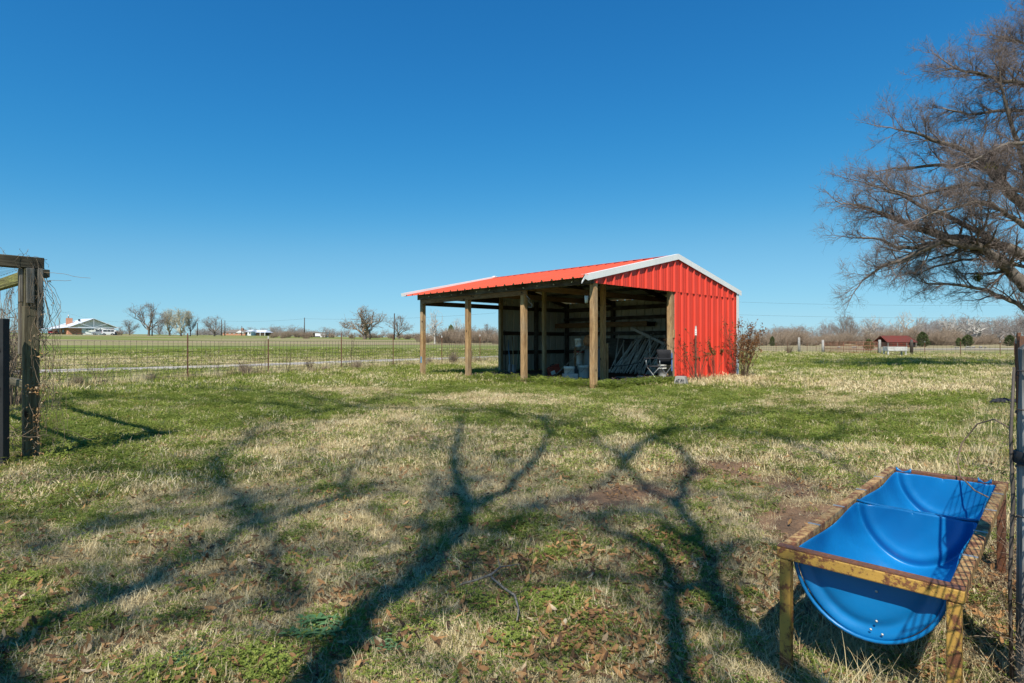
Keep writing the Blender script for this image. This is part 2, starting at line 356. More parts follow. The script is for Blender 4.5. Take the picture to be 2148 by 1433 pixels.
def cover(x, y):
    x = np.asarray(x, float); y = np.asarray(y, float); z = gz(x, y)
    yy = np.maximum(y, .8); px = 1074 + F * x / yy; py = HZ + F * (CH - z) / yy
    n1 = fbm(x * .55, y * .55, 3); n2 = fbm(x * 2.3, y * 2.3, 9)
    g = .45 + (n1 - .5) * 1.1 + (n2 - .5) * .9; s = (fbm(x * 1.1 + 5, y * 1.1, 21) - .66) * 1.6
    wob = (n2 - .5) * .9
    for cx, cy, rx, ry, dg, ds in PATCH:
        q = np.sqrt(((px - cx) / rx) ** 2 + ((py - cy) / ry) ** 2) + wob
        k = np.clip(1.25 - q, 0, 1); k = k * k * (3 - 2 * k); g = g + dg * k; s = s + ds * k
    far = np.clip((y - 24) / 8, 0, 1) * np.clip((.30 - x / yy) / .2, 0, 1)     # hay field beyond the left fence, mown in rows
    rowc = x * .80 - y * .6; rows = fbm(rowc * .02 + 3, y * .055, 31); row2 = fbm(x * .03, y * .22, 37)
    gf = .57 + (rows - .5) * 1.0 + (row2 - .5) * .8 + .42 * np.exp(-((py - 741) / 11) ** 2) - .25 * np.exp(-((py - 716) / 7) ** 2) - .35 * np.clip((py - 762) / 12, 0, 1)
    g = g * (1 - far) + gf * far; s = s * (1 - far) - far
    farr = np.clip((y - 62) / 10, 0, 1) * np.clip((x / yy - .32) / .1, 0, 1); g = g - farr * .22; s = s - farr * .4
    return np.clip(g, 0, 1), np.clip(s, 0, 1)
A_ = np.unique(np.concatenate([np.arange(-52, 52.01, .3), np.arange(52, 308, 4.)])); A_ = A_[A_ < 307.9]
rr_ = [.25]
while rr_[-1] < 3000: rr_.append(rr_[-1] * (1.018 if rr_[-1] < 260 else 1.12))
rr_ = np.array(rr_); AA, RR = np.meshgrid(np.radians(A_), rr_)
X = (RR * np.sin(AA)); Y = (RR * np.cos(AA)); Z = gz(X, Y)
Z = Z + (fbm(X * 1.3, Y * 1.3, 77) - .5) * .05 * np.clip(RR / 3, 0, 1) * np.clip(1 - RR / 40, 0, 1) * (RR < 60)
na = len(A_); nrr = len(rr_); V = np.stack([X.ravel(), Y.ravel(), Z.ravel()], 1); V = np.vstack([V, [[0, 0, 0]]])
i = np.arange((nrr - 1) * na); r0 = i // na; c0 = i % na; c1 = (c0 + 1) % na
Q = np.stack([r0 * na + c0, (r0 + 1) * na + c0, (r0 + 1) * na + c1, r0 * na + c1], 1)[:, ::-1]
T = np.stack([np.full(na, len(V) - 1), np.arange(na), (np.arange(na) + 1) % na], 1)[:, ::-1]
me = np_mesh('ground', V, T, Q, True); M('land', me)
gg, ss = cover(V[:, 0], V[:, 1]); ca = me.color_attributes.new('cover', 'FLOAT_COLOR', 'POINT')
ca.data.foreach_set('color', np.stack([gg, ss, gg * 0, gg * 0 + 1], 1).astype(np.float32).ravel())
ground = link('ground', me); tagd(ground, 'short winter grass, straw and bare red soil across the yard and field', kind='structure')
def gmicro(x, y):
    r = np.hypot(x, y)
    return gz(x, y) + (fbm(x * 1.3, y * 1.3, 77) - .5) * .05 * np.clip(r / 3, 0, 1) * np.clip(1 - r / 40, 0, 1) * (r < 60)

def strip(name, ctr, wid, mat, label, dz=.012, step=1.0):
    P = []; 
    for a, b in zip(ctr[:-1], ctr[1:]):
        n_ = max(1, int(math.hypot(b[0] - a[0], b[1] - a[1]) / step)); P += [(a[0] + (b[0] - a[0]) * k / n_, a[1] + (b[1] - a[1]) * k / n_) for k in range(n_)]
    P.append(ctr[-1]); P = np.array(P, float); T_ = np.gradient(P, axis=0); T_ /= np.linalg.norm(T_, axis=1)[:, None]; N = np.stack([-T_[:, 1], T_[:, 0]], 1); vs = []
    K = 9
    for k in range(K):
        u = (k / (K - 1) - .5) * wid; e = (fbm(P[:, 0] * .8, P[:, 1] * .8, k) - .5) * (.7 if k in (0, K - 1) else .1)
        q = P + N * (u + e)[:, None]; vs.append(np.stack([q[:, 0], q[:, 1], gmicro(q[:, 0], q[:, 1]) + dz + (.01 if 0 < k < K - 1 else -.012)], 1))
    V = np.concatenate(vs); n_ = len(P); Q = [(k * n_ + i, k * n_ + i + 1, (k + 1) * n_ + i + 1, (k + 1) * n_ + i) for k in range(K - 1) for i in range(n_ - 1)]
    me = np_mesh(name, V, None, Q, True); M(mat, me); return tagd(link(name, me), label, kind='structure')
strip('gravel_road', [(-46, -10), (-27, 8), (-17.6, 20.3), (-12.4, 24.9), (-6.6, 33.4), (-2.3, 38.5), (5, 50), (20, 75)], 2.7, 'gravel', 'pale gravel road running past the wire fence below the hay field', .03)
strip('dirt_track', [(46, 78), (60, 80), (85, 84), (140, 95)], 6, 'gravel', 'pale gravel track crossing in front of the bare woods', .05, 3)

# ------------------------------------------------------------------ scatter by geometry nodes
def protos(name, meshes):
    c = bpy.data.collections.new(name)
    for k, me in enumerate(meshes): c.objects.link(bpy.data.objects.new('%s_%02d' % (name, k), me))
    return c
def scatter(name, coll, P, rot, scl, idx, label, cat=None, group=None):
    n_ = len(P); me = bpy.data.meshes.new(name); me.vertices.add(n_); me.vertices.foreach_set('co', np.asarray(P, np.float32).ravel())
    for an, ty, dat, key in (('rot', 'FLOAT_VECTOR', rot, 'vector'), ('scl', 'FLOAT_VECTOR', scl, 'vector')):
        a = me.attributes.new(an, ty, 'POINT'); a.data.foreach_set(key, np.asarray(dat, np.float32).ravel())
    a = me.attributes.new('idx', 'INT', 'POINT'); a.data.foreach_set('value', np.asarray(idx, np.int32)); me.update()
    o = link(name, me); g = bpy.data.node_groups.new(name, 'GeometryNodeTree')
    g.interface.new_socket('Geometry', in_out='INPUT', socket_type='NodeSocketGeometry'); g.interface.new_socket('Geometry', in_out='OUTPUT', socket_type='NodeSocketGeometry')
    gi = g.nodes.new('NodeGroupInput'); go = g.nodes.new('NodeGroupOutput'); ip = g.nodes.new('GeometryNodeInstanceOnPoints'); ci = g.nodes.new('GeometryNodeCollectionInfo')
    ci.inputs['Collection'].default_value = coll; ci.inputs['Separate Children'].default_value = True; ci.inputs['Reset Children'].default_value = True
    ip.inputs['Pick Instance'].default_value = True
    def na_(nm, ty):
        q = g.nodes.new('GeometryNodeInputNamedAttribute'); q.data_type = ty; q.inputs['Name'].default_value = nm; return q.outputs['Attribute']
    g.links.new(gi.outputs[0], ip.inputs['Points']); g.links.new(ci.outputs[0], ip.inputs['Instance']); g.links.new(na_('idx', 'INT'), ip.inputs['Instance Index'])
    g.links.new(na_('rot', 'FLOAT_VECTOR'), ip.inputs['Rotation']); g.links.new(na_('scl', 'FLOAT_VECTOR'), ip.inputs['Scale']); g.links.new(ip.outputs[0], go.inputs[0])
    md = o.modifiers.new('scatter', 'NODES'); md.node_group = g
    return tagd(o, label, cat, group, 'stuff')
def tint(me, vals):
    a = me.attributes.new('tint', 'FLOAT', 'POINT'); a.data.foreach_set('value', np.asarray(vals, np.float32))
def blades(n, rad, l0, l1, wid, lean, matn, seed, curl=.5):
    q = np.random.RandomState(seed); V = []; T = []; tn = []
    for k in range(n):
        a = q.rand() * 6.283; r = rad * math.sqrt(q.rand()); bx, by = r * math.cos(a), r * math.sin(a); L = l0 + (l1 - l0) * q.rand(); th = lean * (.25 + q.rand()); ph = q.rand() * 6.283
        dx, dy = math.cos(ph), math.sin(ph); sx, sy = -dy, dx; w_ = wid * (.6 + .8 * q.rand()); b = len(V); tv = q.rand(); z = 0; ox = 0; segs = 3
        for j in range(segs + 1):
            t = j / segs; ww = w_ * (1 - t) ** .7 * .5; p = (bx + dx * ox, by + dy * ox, z)
            if j < segs: V.append((p[0] - sx * ww, p[1] - sy * ww, p[2])); V.append((p[0] + sx * ww, p[1] + sy * ww, p[2])); tn += [tv, tv]
            else: V.append(p); tn.append(tv)
            an = th + curl * t * 1.3; ox += math.sin(an) * L / segs; z += max(math.cos(an), -.1) * L / segs
        for j in range(segs - 1): c = b + 2 * j; T += [(c, c + 1, c + 3), (c, c + 3, c + 2)]
        c = b + 2 * (segs - 1); T.append((c, c + 1, c + 2))
    me = np_mesh('tuft', V, T); tint(me, tn); M(matn, me); return me
def clover(n, rad, s, matn, seed, h=.03, long=1.0):
    q = np.random.RandomState(seed); V = []; T = []; tn = []
    for k in range(n):
        a = q.rand() * 6.283; r = rad * math.sqrt(q.rand()); cx, cy, cz = r * math.cos(a), r * math.sin(a), h * (.3 + .7 * q.rand()); tv = q.rand()
        for j in range(3):
            p = j * 2.094 + a + q.rand() * .4; t = s * (.7 + .6 * q.rand()); up = t * (.1 + .5 * q.rand()); dx, dy = math.cos(p), math.sin(p); b = len(V)
            V += [(cx, cy, cz), (cx + dx * t * .6 * long - dy * t * .45, cy + dy * t * .6 * long + dx * t * .45, cz + up), (cx + dx * t * 1.2 * long, cy + dy * t * 1.2 * long, cz + up * .8), (cx + dx * t * .6 * long + dy * t * .45, cy + dy * t * .6 * long - dx * t * .45, cz + up)]
            T += [(b, b + 1, b + 2), (b, b + 2, b + 3)]; tn += [tv] * 4
    me = np_mesh('clump', V, T); tint(me, tn); M(matn, me); return me
def oak_leaf(seed):
    q = np.random.RandomState(seed); L = .065; V = []; T = []; n = 7; cu = q.uniform(-1, 1) * .5; cv = q.uniform(.1, .5)
    for k in range(n + 1):
        t = k / n; w_ = .5 * L * (.34 + .05 * math.sin(t * 19)) * math.sin(math.pi * min(1, t * .92 + .06)) ** .7
        x = (t - .5) * L; z0 = cu * (t - .5) ** 2 * L * 1.6
        V += [(x, -w_, z0 + cv * w_ * .6), (x, 0, z0), (x, w_, z0 + cv * w_ * .6)]
    for k in range(n):
        b = 3 * k; T += [(b, b + 3, b + 4), (b, b + 4, b + 1), (b + 1, b + 4, b + 5), (b + 1, b + 5, b + 2)]
    me = np_mesh('leaf', V, T); tint(me, [q.rand()] * len(V)); M('dead_leaf', me); return me

SHED_P = np.array([1.86, 13.05]); G_ = np.array([.733, .680]); E_ = np.array([-.680, .733])
SHED_RZ = math.atan2(G_[1], G_[0])
def shed_st(x, y): dx, dy = x - SHED_P[0], y - SHED_P[1]; return dx * G_[0] + dy * G_[1], dx * E_[0] + dy * E_[1]
def sp(s, t, z=0): p = SHED_P + G_ * s + E_ * t; return np.array([p[0], p[1], z])
def floor_mask(x, y):
    s, t = shed_st(x, y)                                         # inside the enclosed bay the earth is bare
    e = (fbm(x * 1.7, y * 1.7, 5) - .5) * .9
    return (s > 1.1 + e) & (s < 7.0) & (t > .25 + e * .6) & (t < 6.9) | ((s > .7 + e) & (s < 7) & (t > .5) & (t < 5.0 + e))
def sector(n, r0, r1, pw, seed, amax=56):
    q = np.random.RandomState(seed); u = q.rand(n)
    r = (r0 ** pw + u * (r1 ** pw - r0 ** pw)) ** (1 / pw) if pw else r0 * (r1 / r0) ** u
    a = np.radians(q.uniform(-amax, amax, n)); return r * np.sin(a), r * np.cos(a), q
grass_bits = []
def put(name, coll, nproto, x, y, q, smin, smax, label, tilt=.15, flat=False, dz=-.004, sz=None):
    n = len(x); P = np.stack([x, y, gmicro(x, y) + dz], 1); s = q.uniform(smin, smax, n) * (1 if sz is None else sz)
    rot = np.stack([q.normal(0, tilt, n), q.normal(0, tilt, n), q.uniform(0, 6.283, n)], 1)
    return scatter(name, coll, P, rot, np.stack([s, s, s * (1 if flat else q.uniform(.75, 1.25, n))], 1), q.randint(0, nproto, n), label)
c_dry = protos('dry_near', [blades(44, .075, .012, .052, .0022, 1.05, 'dry_blade', 100 + k) for k in range(8)])
c_dry2 = protos('dry_mid', [blades(50, .15, .02, .065, .0055, .9, 'dry_blade', 120 + k) for k in range(6)])
c_dry3 = protos('dry_far', [blades(60, .34, .04, .10, .012, .8, 'dry_blade', 130 + k) for k in range(5)])
c_gr = protos('green_near', [blades(34, .06, .015, .045, .0026, .8, 'green_blade', 140 + k) for k in range(6)])
c_gr2 = protos('green_mid', [blades(42, .14, .025, .07, .006, .75, 'green_blade', 150 + k) for k in range(6)])
c_gr3 = protos('green_far', [blades(60, .34, .04, .10, .013, .7, 'green_blade', 160 + k) for k in range(5)])
c_cl = protos('clover_near', [clover(40, .065, .0075, 'clover_leaf', 170 + k) for k in range(6)])
c_cl2 = protos('clover_mid', [clover(60, .16, .013, 'clover_leaf', 180 + k, .05) for k in range(5)])
c_lf = protos('fallen', [oak_leaf(190 + k) for k in range(10)])
def choose(x, y, q, soft=.16):
    g, s = cover(x, y); g2 = g + (fbm(x * 6, y * 6, 55) - .5) * .55
    p_g = .14 + .74 / (1 + np.exp(-(g2 - .5) / soft * 1.6)); keep = q.rand(len(x)) > s * 1.12 - .04
    keep &= ~floor_mask(x, y)
    return p_g, keep
for lab, nn, r0, r1, pw, cd, cg, cc, sz in (('yard', 24000, .9, 5.2, 1.1, c_dry, c_gr, c_cl, 1.0), ('lawn', 30000, 4.9, 15, 1.0, c_dry2, c_gr2, c_cl2, 1.0), ('pasture', 36000, 14, 62, .7, c_dry3, c_gr3, c_cl2, 1.0)):
    x, y, q = sector(nn, r0, r1, pw, 300 + nn)
    if lab == 'pasture':   # nothing on the gravel road
        dd = np.abs((x + 6.6) * .83 - (y - 33.4) * .56 * 1.0); ok = ~((x < 2) & (np.interp(y, [8, 20.3, 24.9, 33.4, 38.5, 50, 62], [-27, -17.6, -12.4, -6.6, -2.3, 5, 14]) - x < 2.2) & (np.interp(y, [8, 20.3, 24.9, 33.4, 38.5, 50, 62], [-27, -17.6, -12.4, -6.6, -2.3, 5, 14]) - x > -2.2)); x, y = x[ok], y[ok]
    pg, keep = choose(x, y, q); u = q.rand(len(x)); isg = (u < pg * (.95 if lab != 'yard' else .85)); cl = q.rand(len(x)) < (.45 if lab == 'yard' else .25)
    if lab == 'pasture': cl &= y < 26
    scale = np.clip(1 + (np.hypot(x, y) - 20) / 60, 1, 1.6) if lab == 'pasture' else np.ones(len(x))
    k = keep & ~isg; put('dry_grass', cd, len(cd.objects), x[k], y[k], q, .75, 1.25, 'matted straw-coloured winter grass in the ' + lab, sz=scale[k])
    k = keep & isg & ~cl; put('green_grass', cg, len(cg.objects), x[k], y[k], q, .7, 1.25, 'short green grass growing through the ' + lab, sz=scale[k])
    k = keep & isg & cl; put('clover', cc, len(cc.objects), x[k], y[k], q, .8, 1.3, 'low clover and weeds in the ' + lab, sz=scale[k])
# leaf litter: thickest at the bottom right, under the tree
x, y, q = sector(90000, .9, 14, .9, 411); px = 1074 + F * x / y; py = HZ + F * CH / y
dens = .10 + .75 * np.clip((py - 960) / 420, 0, 1) * (.45 + .55 * np.clip((px - 250) / 900, 0, 1)) + .2 * np.clip((px - 1950) / 150, 0, 1) + .12 * np.clip((py - 880) / 100, 0, 1)
dens *= np.clip((fbm(x * 2.5, y * 2.5, 91) - .3) * 2.6, .1, 1.3); k = q.rand(len(x)) < dens * 1.5; k &= ~floor_mask(x, y)
put('leaf_litter', c_lf, 10, x[k], y[k], q, .25, .85, 'curled brown oak leaves strewn over the grass', tilt=.4, flat=True, dz=.026)
# bushy rim of weeds along the shed openings
q = np.random.RandomState(5); tt = np.concatenate([q.uniform(-.2, 4.9, 330), q.uniform(-.35, .25, 330)]); s_ = np.concatenate([q.normal(.45, .35, 330), q.uniform(.1, 3.5, 330)])
pp = np.array([sp(a, b) for a, b in zip(s_, tt)])
put('henbit', protos('henbit_p', [clover(70, .14, .018, 'clover_leaf', 200 + k, .13) for k in range(4)]), 4, pp[:, 0], pp[:, 1], q, .7, 1.25, 'lush green henbit along the open front of the red shed')
fl = pp[q.rand(len(pp)) < .3]
put('henbit_blossom', protos('blossom_p', [clover(9, .10, .010, 'flower', 210 + k, .17) for k in range(3)]), 3, fl[:, 0], fl[:, 1], q, .8, 1.2, 'pinkish henbit flower heads along the open front of the shed')
# three blue-green weed clumps in the near grass
for (px_, py_, s_, lab) in ((665, 1335, 1.0, 'blue-green rosette weed beside the dark limb shadow'), (805, 1358, .62, 'small blue-green weed right of the dark limb shadow'), (385, 1390, .55, 'small blue-green weed near the left bottom corner among leaves')):
    p = at(px_, py_); me = clover(55, .085, .014, 'blue_green_leaf', int(px_), .04, 1.9); o = link('rosette_weed', me); o.location = (p[0], p[1], gmicro(p[0], p[1])); o.scale = (s_ * 1.25, s_, s_); tagd(o, lab, 'weed', 'blue-green weeds in the lawn')

# ------------------------------------------------------------------ bare trees
def frusta(P0, P1, R0, R1, n, cone=False):
    P0 = np.asarray(P0, float); P1 = np.asarray(P1, float); D = P1 - P0; D /= np.maximum(np.linalg.norm(D, axis=1), 1e-6)[:, None]
    up = np.where(np.abs(D[:, 2:3]) < .9, np.array([[0, 0, 1.]]), np.array([[1., 0, 0]])); A = np.cross(D, up); A /= np.linalg.norm(A, axis=1)[:, None]; B = np.cross(D, A)
    m = len(P0); th = 2 * np.pi * np.arange(n) / n; C = np.cos(th)[None, :, None]; S = np.sin(th)[None, :, None]
    ring = A[:, None] * C + B[:, None] * S; V0 = P0[:, None] + ring * np.asarray(R0)[:, None, None]
    if cone:
        V = np.concatenate([V0, P1[:, None]], 1).reshape(-1, 3); b = (np.arange(m) * (n + 1))[:, None, None]
        T = np.stack([np.arange(n), (np.arange(n) + 1) % n, np.full(n, n)], 1)[None] + b; return V, T.reshape(-1, 3), None
    V1 = P1[:, None] + ring * np.asarray(R1)[:, None, None]; V = np.concatenate([V0, V1], 1).reshape(-1, 3); b = (np.arange(m) * 2 * n)[:, None, None]
    k = np.arange(n); k2 = (k + 1) % n; Q = np.stack([k, k2, k2 + n, k + n], 1)[None] + b; return V, None, Q.reshape(-1, 4)
def join(parts):
    V = []; T = []; Q = []; o = 0
    for v, t, q in parts:
        if v is None or not len(v): continue
        V.append(v)
        if t is not None: T.append(t + o)
        if q is not None: Q.append(q + o)
        o += len(v)
    return np.concatenate(V), (np.concatenate(T) if T else None), (np.concatenate(Q) if Q else None)
def nrm(v): return v / (np.linalg.norm(v) + 1e-9)
def grow(q, p, d, L, r, lev, out, prm):
    """one branch: bends, and children leave its sides"""
    ns = prm['ns'][lev]; st = L / ns; kids = prm['kids'][lev] if lev < len(prm['kids']) else 0; pts = [p.copy()]; rad = [r]
    for k in range(ns):
        d = nrm(d + q.normal(0, prm['wig'], 3) + np.array([0, 0, prm['up'][lev]])); p = p + d * st; pts.append(p.copy()); rad.append(r * (1 - (k + 1) / ns * prm['tap'][lev]))
    for k in range(ns): out.append((pts[k], pts[k + 1], rad[k], rad[k + 1], lev))
    for c in range(kids):
        t = prm['k0'][lev] + (1 - prm['k0'][lev]) * (c + q.rand()) / kids; f = t * ns; k = min(int(f), ns - 1); f -= k; bp = pts[k] * (1 - f) + pts[k + 1] * f; dd = nrm(pts[k + 1] - pts[k])
        side = q.normal(0, 1, 3); side -= dd * side.dot(dd); side = nrm(side); an = R(prm['ang'][lev]) * q.uniform(.7, 1.25); cd_ = nrm(dd * math.cos(an) + side * math.sin(an))
        grow(q, bp, cd_, L * prm['len'][lev] * q.uniform(.65, 1.15) * (1.15 - .45 * t), max(rad[k] * prm['rr'][lev], .002), lev + 1, out, prm)
def twigs(q, segs, per_m, length, rad, up=.15, second=4, droop=0.):
    P0 = np.array([s[0] for s in segs]); P1 = np.array([s[1] for s in segs]); L = np.linalg.norm(P1 - P0, axis=1); cnt = q.poisson(L * per_m); ii = np.repeat(np.arange(len(P0)), cnt)
    if not len(ii): return []
    t = q.rand(len(ii))[:, None]; B = P0[ii] * (1 - t) + P1[ii] * t; D = (P1 - P0)[ii]; D /= np.linalg.norm(D, axis=1)[:, None]; nd = D * 1.0 + q.normal(0, .62, D.shape); nd[:, 2] += up; nd /= np.linalg.norm(nd, axis=1)[:, None]
    ln = length * q.uniform(.5, 1.3, len(B)); Mi = B + nd * (ln * .5)[:, None]; nd2 = nd + q.normal(0, .25, nd.shape); nd2[:, 2] += up * .5; nd2 /= np.linalg.norm(nd2, axis=1)[:, None]; E = Mi + nd2 * (ln * .5)[:, None]
    r0 = np.full(len(B), rad); parts = [frusta(B, Mi, r0, r0 * .7, 3), frusta(Mi, E, r0 * .7, None, 3, True)]
    if second:
        ii = np.repeat(np.arange(len(B)), second); t = q.uniform(.15, 1, len(ii))[:, None]; BB = B[ii] * (1 - t) + E[ii] * t; d3 = nd[ii] + q.normal(0, .6, (len(ii), 3)); d3[:, 2] += up; d3 /= np.linalg.norm(d3, axis=1)[:, None]
        parts.append(frusta(BB, BB + d3 * (length * .5 * q.uniform(.4, 1.2, len(ii)))[:, None], np.full(len(ii), rad * .62), None, 3, True))
    return parts
def tree_parts(seed, R_=.45, fork=.17, n1=9, n2=9, n3=5, tw=6., twl=.055, twr=.0013, r0=.022, second=3, low=-.15, zc=.54, jit=.03, gnarl=.0):
    """a bare crown whose limbs all reach for a dome; unit height"""
    q = np.random.RandomState(seed); C = np.array([0, 0, zc]); ax = np.array([R_, R_, 1 - zc]); F0 = np.array([q.normal(0, .01), q.normal(0, .01), fork]); out = []
    def E(d, f): return C + d * ax * f
    def path(p, t, e, r, r1, n, lev):
        L = np.linalg.norm(e - p); c = p + t * L * .5; P = [(1 - u) ** 2 * p + 2 * u * (1 - u) * c + u * u * e + (q.normal(0, (jit + gnarl) * L, 3) if 0 < u < 1 else 0) for u in np.linspace(0, 1, n + 1)]
        for k in range(n): out.append((P[k], P[k + 1], r + (r1 - r) * k / n, r + (r1 - r) * (k + 1) / n, lev))
        return P
    tr = [(np.array([0, 0, -.01]), np.array([F0[0] * .5, F0[1] * .5, fork * .5]), r0 * 1.25, r0, 0), (np.array([F0[0] * .5, F0[1] * .5, fork * .5]), F0, r0, r0 * .95, 0)]
    for i in range(n1):
        el = low + (1.45 - low) * ((i * .618) % 1); azm = i * 2.4 + q.normal(0, .25); d = np.array([math.cos(azm) * math.cos(el), math.sin(azm) * math.cos(el), math.sin(el)]); ra = r0 * q.uniform(.42, .62)
        P = path(F0 - np.array([0, 0, q.uniform(0, .04)]), nrm(np.array([d[0] * .6, d[1] * .6, .8])), E(d, q.uniform(.8, 1)), ra, ra * .22, 7, 1)
        for j in range(n2):
            u = .2 + .75 * (j + q.rand()) / n2; k = min(int(u * 7), 6); p = P[k] + (P[k + 1] - P[k]) * (u * 7 - k); d2 = nrm(d + q.normal(0, .42, 3)); rb = ra * (1 - .78 * u) * .6
            P2 = path(p, nrm(P[k + 1] - P[k]) * .6 + q.normal(0, .35, 3), p + (E(d2, q.uniform(.7, 1.02)) - p) * q.uniform(.55, 1), rb, rb * .3, 5, 2)
            for m in range(n3):
                u2 = .25 + .7 * (m + q.rand()) / n3; k2 = min(int(u2 * 5), 4); p3 = P2[k2] + (P2[k2 + 1] - P2[k2]) * (u2 * 5 - k2); dd = nrm(nrm(P2[k2 + 1] - P2[k2]) + q.normal(0, .5, 3) + np.array([0, 0, .15])); rc = max(rb * (1 - .6 * u2) * .6, twr)
                path(p3, dd, p3 + nrm(dd + q.normal(0, .25, 3)) * q.uniform(.05, .13), rc, rc * .4, 3, 3)
    def fr(ss, n): return frusta([s_[0] for s_ in ss], [s_[1] for s_ in ss], [max(s_[2], twr * .8) for s_ in ss], [max(s_[3], twr * .7) for s_ in ss], n)
    cp = [fr([s_ for s_ in out if s_[4] == 1], 5), fr([s_ for s_ in out if s_[4] >= 2], 3)]
    if tw: cp += twigs(q, [s_ for s_ in out if s_[4] == 3], tw * 10, twl, twr, .1, second)
    return join([fr(tr, 8)]), join(cp)
def tree_meshes(seed, **k):
    NM[seed] = len(DIM)
    mt = k.pop('tm', 'twig_grey'); tr, cr = tree_parts(seed, **k); V, T, Q = join([tr, cr]); zq = V[:, 2].max(); rq = np.percentile(np.abs(V[:, :2]), 99) * 2; tr[0][:] /= zq; cr[0][:] /= zq; DIM[len(DIM)] = rq / zq; a = np_mesh('trunk', *tr, smooth=True); M('twig_bleached' if mt == 'twig_bleached' else 'bark', a); b = np_mesh('crown', *cr); M(mt, b); V, T, Q = join([tr, cr]); c = np_mesh('bare_tree', V, T, Q); M(mt, c); return a, b, c, rq / zq
VAR = {}; DIM = {}; NM = {}
VAR['round'] = [tree_meshes(500 + k, R_=.46, tw=3.2, second=2, tm='twig_grey') for k in range(2)]
VAR['wide'] = [tree_meshes(510 + k, R_=.60, n1=12, tw=3, second=2, tm='twig_brown', r0=.036, gnarl=.03) for k in range(2)]
VAR['pale'] = [tree_meshes(520 + k, R_=.30, n1=11, low=.3, tw=4, second=2, tm='twig_pale', fork=.12) for k in range(2)]
VAR['dead'] = [tree_meshes(530 + k, R_=.48, n1=7, n2=6, n3=3, tw=.6, second=1, twr=.0022, tm='twig_bleached', r0=.032, fork=.26, gnarl=.06) for k in range(3)]
VAR['wood'] = [tree_meshes(540 + k, R_=.42, n1=7, n2=6, n3=4, tw=2, second=1, twr=.002, tm='twig_far', r0=.02, gnarl=.02) for k in range(4)]
def brush_mesh(seed, tm, n=70, h=1.0):
    q = np.random.RandomState(seed); out = []; prm = dict(ns=[4, 3], kids=[4], wig=.12, up=[.06, .05], tap=[.7, .8], k0=[.25], ang=[32], len=[.5], rr=[.6])
    for k in range(n):
        a = q.rand() * 6.283; r = .35 * math.sqrt(q.rand()); le = r * 1.1; grow(q, np.array([r * math.cos(a), r * math.sin(a), 0]), nrm(np.array([le * math.cos(a), le * math.sin(a), 1])), h * q.uniform(.5, 1), .012, 0, out, prm)
    V, T, Q = join([frusta([s[0] for s in out], [s[1] for s in out], [s[2] for s in out], [s[3] for s in out], 3)] + twigs(q, [s for s in out if s[4] == 1], 6, .22, .005, .15, 1)); me = np_mesh('brush', V, T, Q); M(tm, me); return me
BR = [brush_mesh(600 + k, 'twig_brown') for k in range(3)]
def cedar_mesh(seed, n=1500):
    q = np.random.RandomState(seed); z = q.rand(n) ** .8; a = q.uniform(0, 6.283, n); rr = np.sin(np.pi * np.clip(z * .86 + .14, 0, 1)) ** .7 * .5 * (.55 + .5 * vnoise(a * 1.3, z * 5, seed)) * np.sqrt(q.uniform(.3, 1, n)); C = np.stack([rr * np.cos(a), rr * np.sin(a), z * .95 + .03], 1)
    o = q.normal(0, .035, (n, 3, 3)); V = (C[:, None] + o).reshape(-1, 3); T = np.arange(n * 3).reshape(-1, 3); me = np_mesh('foliage', V, T); tint(me, np.repeat(q.rand(n), 3)); M('needle', me); return me
CED = [cedar_mesh(k) for k in (1, 2, 3)]
def put_tree(px, top, base, kind, v, label, d, wpx=None, rz=None, group='bare trees across the field', cat='tree', name='bare_tree'):
    x = (px - 1074) / F * d; z = gzf(x, d); Ht = CH + (HZ - top) / F * d - z; s = Ht; tr, cr, _, wr_ = VAR[kind][v % len(VAR[kind])]
    t = thing(name, label, cat, (x, d, z - .1), rnd.uniform(0, 6.28) if rz is None else rz, group); sx = s if wpx is None else (wpx * 1.05 / F * d) / wr_
    t.scale = (sx, sx, s); link('trunk', tr, t); link('crown', cr, t); return t
FT = [  # px, top, kind, variant, distance, width px, label
 (272, 667, 'round', 0, 190, 36, 'small rounded bare tree just right of the brick house'),
 (312, 629, 'round', 1, 180, 78, 'tallest bare tree right of the brick house, wide open crown'),
 (333, 671, 'round', 0, 200, 24, 'little bare tree between the tall tree and the pale budding trees'),
 (356, 645, 'pale', 0, 185, 34, 'pale budding tree, left of the budding pair in the field'),
 (380, 642, 'pale', 1, 178, 46, 'largest pale tree in the budding clump across the field'),
 (399, 648, 'round', 1, 180, 34, 'grey bare tree at the right edge of the budding clump'),
 (450, 659, 'round', 0, 190, 52, 'vase-shaped bare tree beside two utility poles'),
 (765, 637, 'wide', 0, 150, 92, 'broad dark oak with gnarled limbs alone on the field edge'),
 (836, 657, 'round', 1, 160, 56, 'rounded grey bare tree right of the broad dark oak'),
 (912, 645, 'dead', 0, 95, 34, 'crooked half-dead tree seen between the two left shed posts'),
 (963, 664, 'dead', 1, 110, 36, 'gnarled bare tree in the scrub left of the second shed post'),
 (993, 680, 'round', 0, 120, 30, 'low bare tree seen between the shed post and the white wall'),
 (1024, 675, 'round', 1, 110, 34, 'rounded bare tree seen against the sky just left of the shed wall')]
for px_, top, kd, v, d, wpx, lab in FT: put_tree(px_, top, 0, kd, v, lab, d, wpx)
